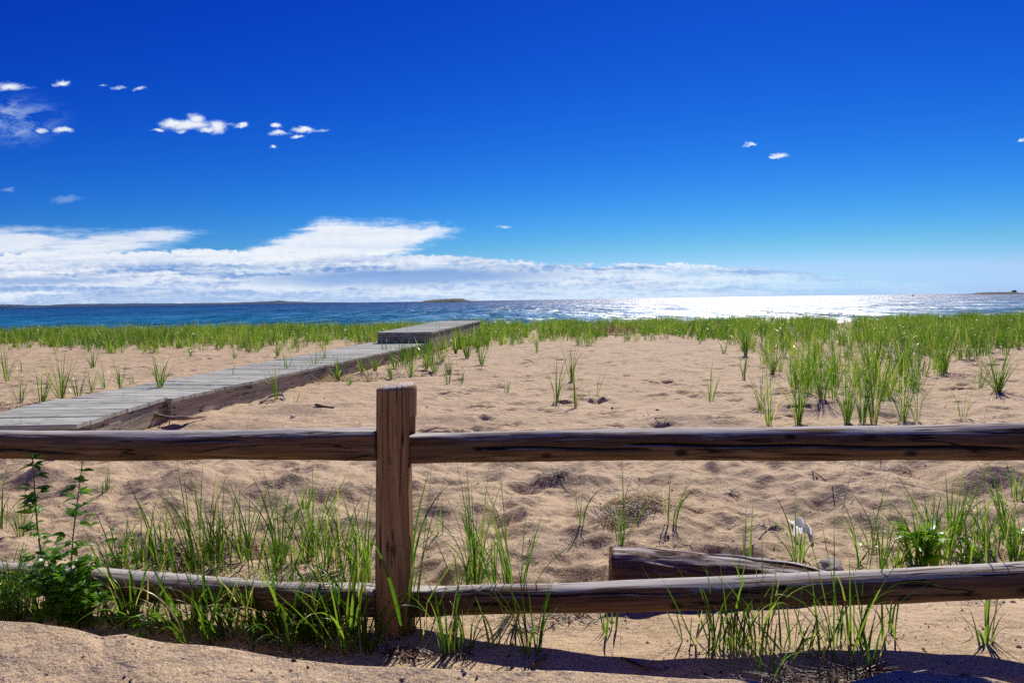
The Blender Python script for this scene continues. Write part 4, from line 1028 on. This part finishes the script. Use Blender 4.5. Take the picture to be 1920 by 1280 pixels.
ridge('coast', [(-500, 6), (0, 4.5), (30, 4), (52, 2), (75, 5), (100, 5.5), (150, 5), (230, 5.2), (300, 4), (400, 3.6), (460, 4.6), (505, 6), (530, 4), (580, 2.2), (640, 1), (690, 0)], 9000, 900, M['coast'], None, None, 3, 'structure', .2)
ridge('coast', [(-500, 9), (-100, 8), (0, 6), (20, 5), (40, 2.5), (60, .4)], 6500, 400, M['coast'], None, None, 4, 'structure', .2)

def box(acc, c, s):
    x, y, z = s[0] / 2, s[1] / 2, s[2]
    V = np.array([(a, b, d) for a in (-x, x) for b in (-y, y) for d in (0, z)]) + np.array(c)
    acc.add(V, [(0, 1, 3, 2), (4, 6, 7, 5), (0, 4, 5, 1), (2, 3, 7, 6), (0, 2, 6, 4), (1, 5, 7, 3)])
def gable(acc, c, s, h):
    x, y = s[0] / 2 + .3, s[1] / 2 + .3
    V = np.array([(-x, -y, 0), (x, -y, 0), (x, y, 0), (-x, y, 0), (-x, 0, h), (x, 0, h)]) + np.array(c)
    acc.add(V, [(3, 2, 1, 0), (0, 1, 5, 4), (2, 3, 4, 5), (0, 4, 3), (1, 2, 5)])
bx = (1901 - 960) / F * 2650; by = 2650.; bz = 3.2
hs = thing('station_house', 'dark keeper-style house with a small tower on the right island', 'house', (bx, by, bz))
a = Acc(); box(a, (bx, by, bz - 2), (13, 9, 7)); a.build('wall', M['wall'], hs, (bx, by, bz), False)
a = Acc(); gable(a, (bx, by, bz + 5), (13, 9), 2.4); a.build('roof', M['roof'], hs, (bx, by, bz), False)
a = Acc(); V, q, w = tube([(bx + 3, by, bz + 4), (bx + 3, by, bz + 8.3)], 1.6, 8); a.add(V, q); a.build('tower', M['wall'], hs, (bx, by, bz), False)
a = Acc(); V, q, w = tube([(bx + 3, by, bz + 8.3), (bx + 3, by, bz + 10.2)], [1.9, .2], 8); a.add(V, q); a.build('tower_cap', M['roof'], hs, (bx, by, bz), False)
mx = (1882 - 960) / F * 2650
o = Acc(); V, q, w = tube([(mx, by, 1.), (mx, by, 9)], .22, 6); o.add(V, q); tag(o.build('mast', M['roof'], None, (mx, by, 1), False), 'thin mast left of the house on the right island', 'mast')
# a far fishing boat
Yb = 1900.; bx = (1712.5 - 960) / F * Yb; bt = thing('fishing_boat', 'tiny fishing boat on the glittering horizon right of centre', 'boat', (bx, Yb, -3))
a = Acc(); n = 12; t_ = np.linspace(0, 1, n); L = 8.
for_w = 1.3 * np.sin(np.pi * np.clip(t_, .12, 1) ** 1.0) ** .6
V = []; 
for i in range(n):
    xx = bx - L / 2 + L * t_[i]; zz = -1.9 + .5 * t_[i] ** 2 if i else -1.9
    V += [(xx, Yb - for_w[i], zz), (xx, Yb - for_w[i] * .6, -3.2), (xx, Yb + for_w[i] * .6, -3.2), (xx, Yb + for_w[i], zz)]
Fc = []
for i in range(n - 1):
    for j in range(4): Fc.append((i * 4 + j, i * 4 + (j + 1) % 4, i * 4 + 4 + (j + 1) % 4, i * 4 + 4 + j))
Fc += [(0, 3, 2, 1), tuple((n - 1) * 4 + k for k in range(4))]
a.add(V, Fc); a.build('hull', M['boat'], bt, (bx, Yb, -3), False)
a = Acc(); box(a, (bx - .6, Yb, -1.9), (2.6, 1.7, 2.)); a.build('cabin', M['boat'], bt, (bx, Yb, -3), False)

# ------------------------------------------------------------------ light and sky
sl = bpy.data.lights.new('sun', 'SUN'); sl.energy = 4.6; sl.angle = R(.53); sl.color = (1., .94, .85)
so = bpy.data.objects.new('sun', sl); COL.objects.link(so)
sd_ = Vector((math.sin(SUN_AZ) * math.cos(SUN_EL), math.cos(SUN_AZ) * math.cos(SUN_EL), math.sin(SUN_EL)))
so.rotation_euler = sd_.to_track_quat('Z', 'Y').to_euler(); so.location = (5, 5, 20)

w = bpy.data.worlds.new('World'); SC.world = w; w.use_nodes = True; t = NT(w.node_tree)
bg = t.n['Background']
sky = t.node('ShaderNodeTexSky', sky_type='NISHITA'); sky.sun_disc = False; sky.sun_elevation = SUN_EL; sky.sun_rotation = SUN_AZ
sky.altitude = 0; sky.air_density = 1.0; sky.dust_density = .1; sky.ozone_density = 2.2
dirn = t.v('NORMALIZE', t.node('ShaderNodeTexCoord').outputs['Generated'])
x_, y_, z_ = t.xyz(dirn)
yy = t.m('MAXIMUM', y_, .02)
u = t.m('DIVIDE', x_, yy); v = t.m('DIVIDE', z_, yy)
def puv(x, y):
    d = pdir(x, y); return d[0] / d[1], d[2] / d[1]
uv = t.comb(u, v, 0)
# wind-torn edges
nA = t.noise(t.v('MULTIPLY', uv, (14, 42, 1)), 1., 7, .6, .3, 'Color')
nB = t.noise(t.v('MULTIPLY', uv, (60, 110, 1)), 1., 5, .62, .2, 'Color')
nS = t.noise(t.v('MULTIPLY', uv, (5, 60, 1)), 1., 6, .62, .4)
warp = t.v('ADD', t.v('MULTIPLY', t.v('SUBTRACT', nA, (.5, .5, .5)), (.05, .014, 0)), t.v('MULTIPLY', t.v('SUBTRACT', nB, (.5, .5, .5)), (.014, .010, 0)))
uw = t.v('ADD', uv, warp); uS = t.xyz(uw)
def curve(pts, sock):
    """height (tangent of elevation) over tangent of azimuth, from points on the skyline of a cloud"""
    n = t.n.new('ShaderNodeFloatCurve'); u0_, u1_ = -.8, .8
    c = n.mapping.curves[0]; P = [((puv(x, y)[0] - u0_) / (u1_ - u0_), puv(x, y)[1] / .2) for x, y in pts]
    c.points[0].location = P[0]; c.points[1].location = P[-1]
    for p in P[1:-1]: c.points.new(*p)
    for p in c.points: p.handle_type = 'VECTOR'
    n.mapping.update(); t.put(n.inputs['Value'], t.mr(sock, u0_, u1_)); return t.m('MULTIPLY', n.outputs[0], .2)
nE = t.noise(t.v('MULTIPLY', uv, (9, 85, 1)), 1., 7, .68, .5)
nP = t.noise(t.v('MULTIPLY', uv, (46, 80, 1)), 1., 4, .55, .1)
puffs = t.m('SUBTRACT', 1., t.m('MULTIPLY', t.m('ABSOLUTE', t.m('SUBTRACT', nP, .5)), 5.))
def layer(top, bot, soft_t, soft_b, amp, pamp=0.):
    e = t.m('MULTIPLY', t.m('SUBTRACT', nE, .5), amp)
    if pamp: e = t.m('ADD', e, t.m('MULTIPLY', puffs, pamp))
    tp = curve(top, uS[0]); a = t.mr(t.m('ADD', t.m('SUBTRACT', tp, uS[1]), e), 0., soft_t, 0, 1, True)
    if bot is None: return a
    bt_ = curve(bot, uS[0]); return t.m('MULTIPLY', a, t.mr(t.m('ADD', t.m('SUBTRACT', uS[1], bt_), e), 0., soft_b, 0, 1, True))
A = layer([(-180, 415), (0, 420), (200, 424), (330, 419), (425, 428), (436, 480), (2100, 540)], [(-180, 500), (200, 492), (330, 470), (425, 431), (436, 485), (2100, 545)], .020, .022, .030)
B = layer([(-180, 520), (380, 482), (440, 464), (520, 440), (560, 425), (600, 406), (650, 408), (700, 411), (800, 415), (896, 424), (905, 500), (2100, 520)],
          [(-180, 530), (380, 500), (700, 500), (790, 470), (850, 448), (896, 428), (905, 505), (2100, 525)], .018, .020, .032, .003)
C = layer([(-180, 476), (300, 472), (420, 470), (600, 474), (800, 480), (870, 482), (960, 492), (1100, 496), (1300, 496), (1480, 506), (1600, 520), (1750, 532), (1800, 560), (2100, 575)], None, .004, 0, .010, .004)
cden = t.mr(t.noise(t.v('MULTIPLY', uv, (5, 46, 1)), 1., 7, .64), .30, .50)
C = t.m('MULTIPLY', C, t.m('MULTIPLY', t.m('ADD', t.m('MULTIPLY', cden, .45), .55), t.mr(u, .2, .56, 1, .35)))
A = t.m('MULTIPLY', A, t.mr(nE, .28, .52, .45, .92)); B = t.m('MULTIPLY', B, t.mr(nS, .25, .5, .72, 1.))
bank = t.m('MAXIMUM', t.m('MAXIMUM', A, B), C)
small = None
def blob(x, y, w_, h_, k=1., soft=.8):
    global small
    cu, cv = puv(x, y); d = t.v('LENGTH', t.v('MULTIPLY', t.v('SUBTRACT', uw2, (cu, cv, 0)), (F * 2 / w_, F * 2 / h_, 0)))
    a = t.m('MULTIPLY', t.mr(d, 1.0 + soft * .35, 1 - soft, 0, 1, True), k); small = a if small is None else t.m('MAXIMUM', small, a)
w2 = t.v('MULTIPLY', t.v('SUBTRACT', t.noise(t.v('MULTIPLY', uv, (48, 75, 1)), 1., 6, .62, .1, 'Color'), (.5, .5, .5)), (.030, .016, 0))
uw2 = t.v('ADD', uv, w2)
for e in [(352, 235, 96, 20), (368, 223, 32, 22), (390, 243, 40, 10), (340, 246, 30, 6, .7), (420, 233, 60, 5, .4), (20, 166, 90, 8, .5), (322, 232, 50, 16), (408, 238, 38, 26), (298, 244, 26, 9), (452, 236, 26, 10), (518, 236, 20, 10), (522, 249, 38, 10), (570, 243, 48, 10), (556, 255, 22, 6), (514, 276, 18, 6),
          (118, 244, 40, 11), (118, 157, 32, 10), (20, 162, 52, 16), (76, 244, 26, 8, .8), (262, 168, 20, 7, .8), (222, 167, 34, 5, .6), (192, 162, 16, 5, .6), (1409, 271, 24, 8), (1461, 291, 34, 10), (1452, 295, 18, 5), (1916, 264, 16, 8), (14, 358, 30, 8, .25), (125, 373, 60, 14, .25), (945, 425, 36, 4, .7), (600, 245, 30, 5, .5)]:
    blob(*e)
# torn cirrus at the left
ci = t.noise(t.v('ADD', t.v('MULTIPLY', uv, (22, 50, 1)), t.v('SCALE', nA, scale=2.2)), 1., 7, .66, 1.)
cu, cv = puv(25, 225); dd = t.v('LENGTH', t.v('MULTIPLY', t.v('SUBTRACT', uv, (cu, cv, 0)), (F / 105, F / 52, 0)))
cir = t.m('MULTIPLY', t.mr(dd, 1.15, .1, 0, 1, True), t.mr(ci, .40, .70, 0, .62))
# shading inside the bank: long grey-blue bands between bright heads
bn = t.noise(t.v('MULTIPLY', uw, (3.6, 66, 1)), 1., 7, .62, .5)
bn2 = t.noise(t.v('MULTIPLY', uw, (11, 120, 1)), 1., 5, .6, .3)
sh = t.m('ADD', t.m('MULTIPLY', t.mr(bn, .40, .60), .95), t.m('MULTIPLY', t.mr(bn2, .40, .65), .45))
sh = t.m('SUBTRACT', sh, t.m('MULTIPLY', t.mr(puffs, .45, .95), .35))
cu, cv = puv(760, 519); core = t.mr(t.v('LENGTH', t.v('MULTIPLY', t.v('SUBTRACT', uw, (cu, cv, 0)), (F / 360, F / 22, 0))), 1.25, .3, 0, 1, True)
cu, cv = puv(80, 527); core2 = t.mr(t.v('LENGTH', t.v('MULTIPLY', t.v('SUBTRACT', uw, (cu, cv, 0)), (F / 210, F / 11, 0))), 1.25, .2, 0, .8, True)
sh = t.m('MULTIPLY', sh, t.mr(v, puv(960, 470)[1], puv(960, 500)[1], .16, 1.), clamp=True)
sh = t.m('MAXIMUM', t.m('MAXIMUM', sh, core), core2)
ccol = t.mix(sh, (.93, .96, 1.0), (.20, .36, .70))
ccol = t.mix(t.mr(v, .045, .0, 0, .62), ccol, (.58, .75, .97))
skyc = sky.outputs[0]
SKY_STRENGTH = .10
# deep polarised blue: saturate the sky itself
sc3 = t.xyz(t.v('SCALE', skyc, scale=.10))
skyf = t.v('SCALE', t.comb(t.m('MULTIPLY', t.m('POWER', t.m('MINIMUM', sc3[0], .98), 3.6), .45), t.m('MULTIPLY', t.m('POWER', t.m('MINIMUM', sc3[1], 1.1), 2.45), .57),
                           t.m('MULTIPLY', t.m('POWER', t.m('MINIMUM', t.m('MAXIMUM', sc3[2], sc3[1]), 1.08), 1.2), .88)), scale=1 / SKY_STRENGTH)
cl = t.m('MAXIMUM', t.m('MULTIPLY', bank, .93), t.m('MAXIMUM', t.m('MULTIPLY', small, .95), cir))
cl = t.m('MULTIPLY', cl, t.mr(y_, .03, .1))
cl = t.m('MULTIPLY', cl, t.mr(v, -.004, .0))
ccol = t.mix(t.mr(cl, .0, .75), (.42, .70, 1.), ccol)
fin = t.mix(cl, skyf, t.v('SCALE', ccol, scale=1 / SKY_STRENGTH))
t.put(bg.inputs['Color'], fin); bg.inputs['Strength'].default_value = SKY_STRENGTH
w.cycles.sampling_method = 'MANUAL'; w.cycles.sample_map_resolution = 1024

SC.view_settings.view_transform = 'Standard'; SC.view_settings.look = 'None'; SC.view_settings.exposure = 0; SC.view_settings.gamma = 1
SC.render.engine = 'CYCLES'
c = SC.cycles; c.max_bounces = 6; c.diffuse_bounces = 3; c.glossy_bounces = 2; c.transmission_bounces = 4; c.use_denoising = False
c.denoising_prefilter = 'ACCURATE'; c.caustics_reflective = False; c.caustics_refractive = False; c.sample_clamp_indirect = 4
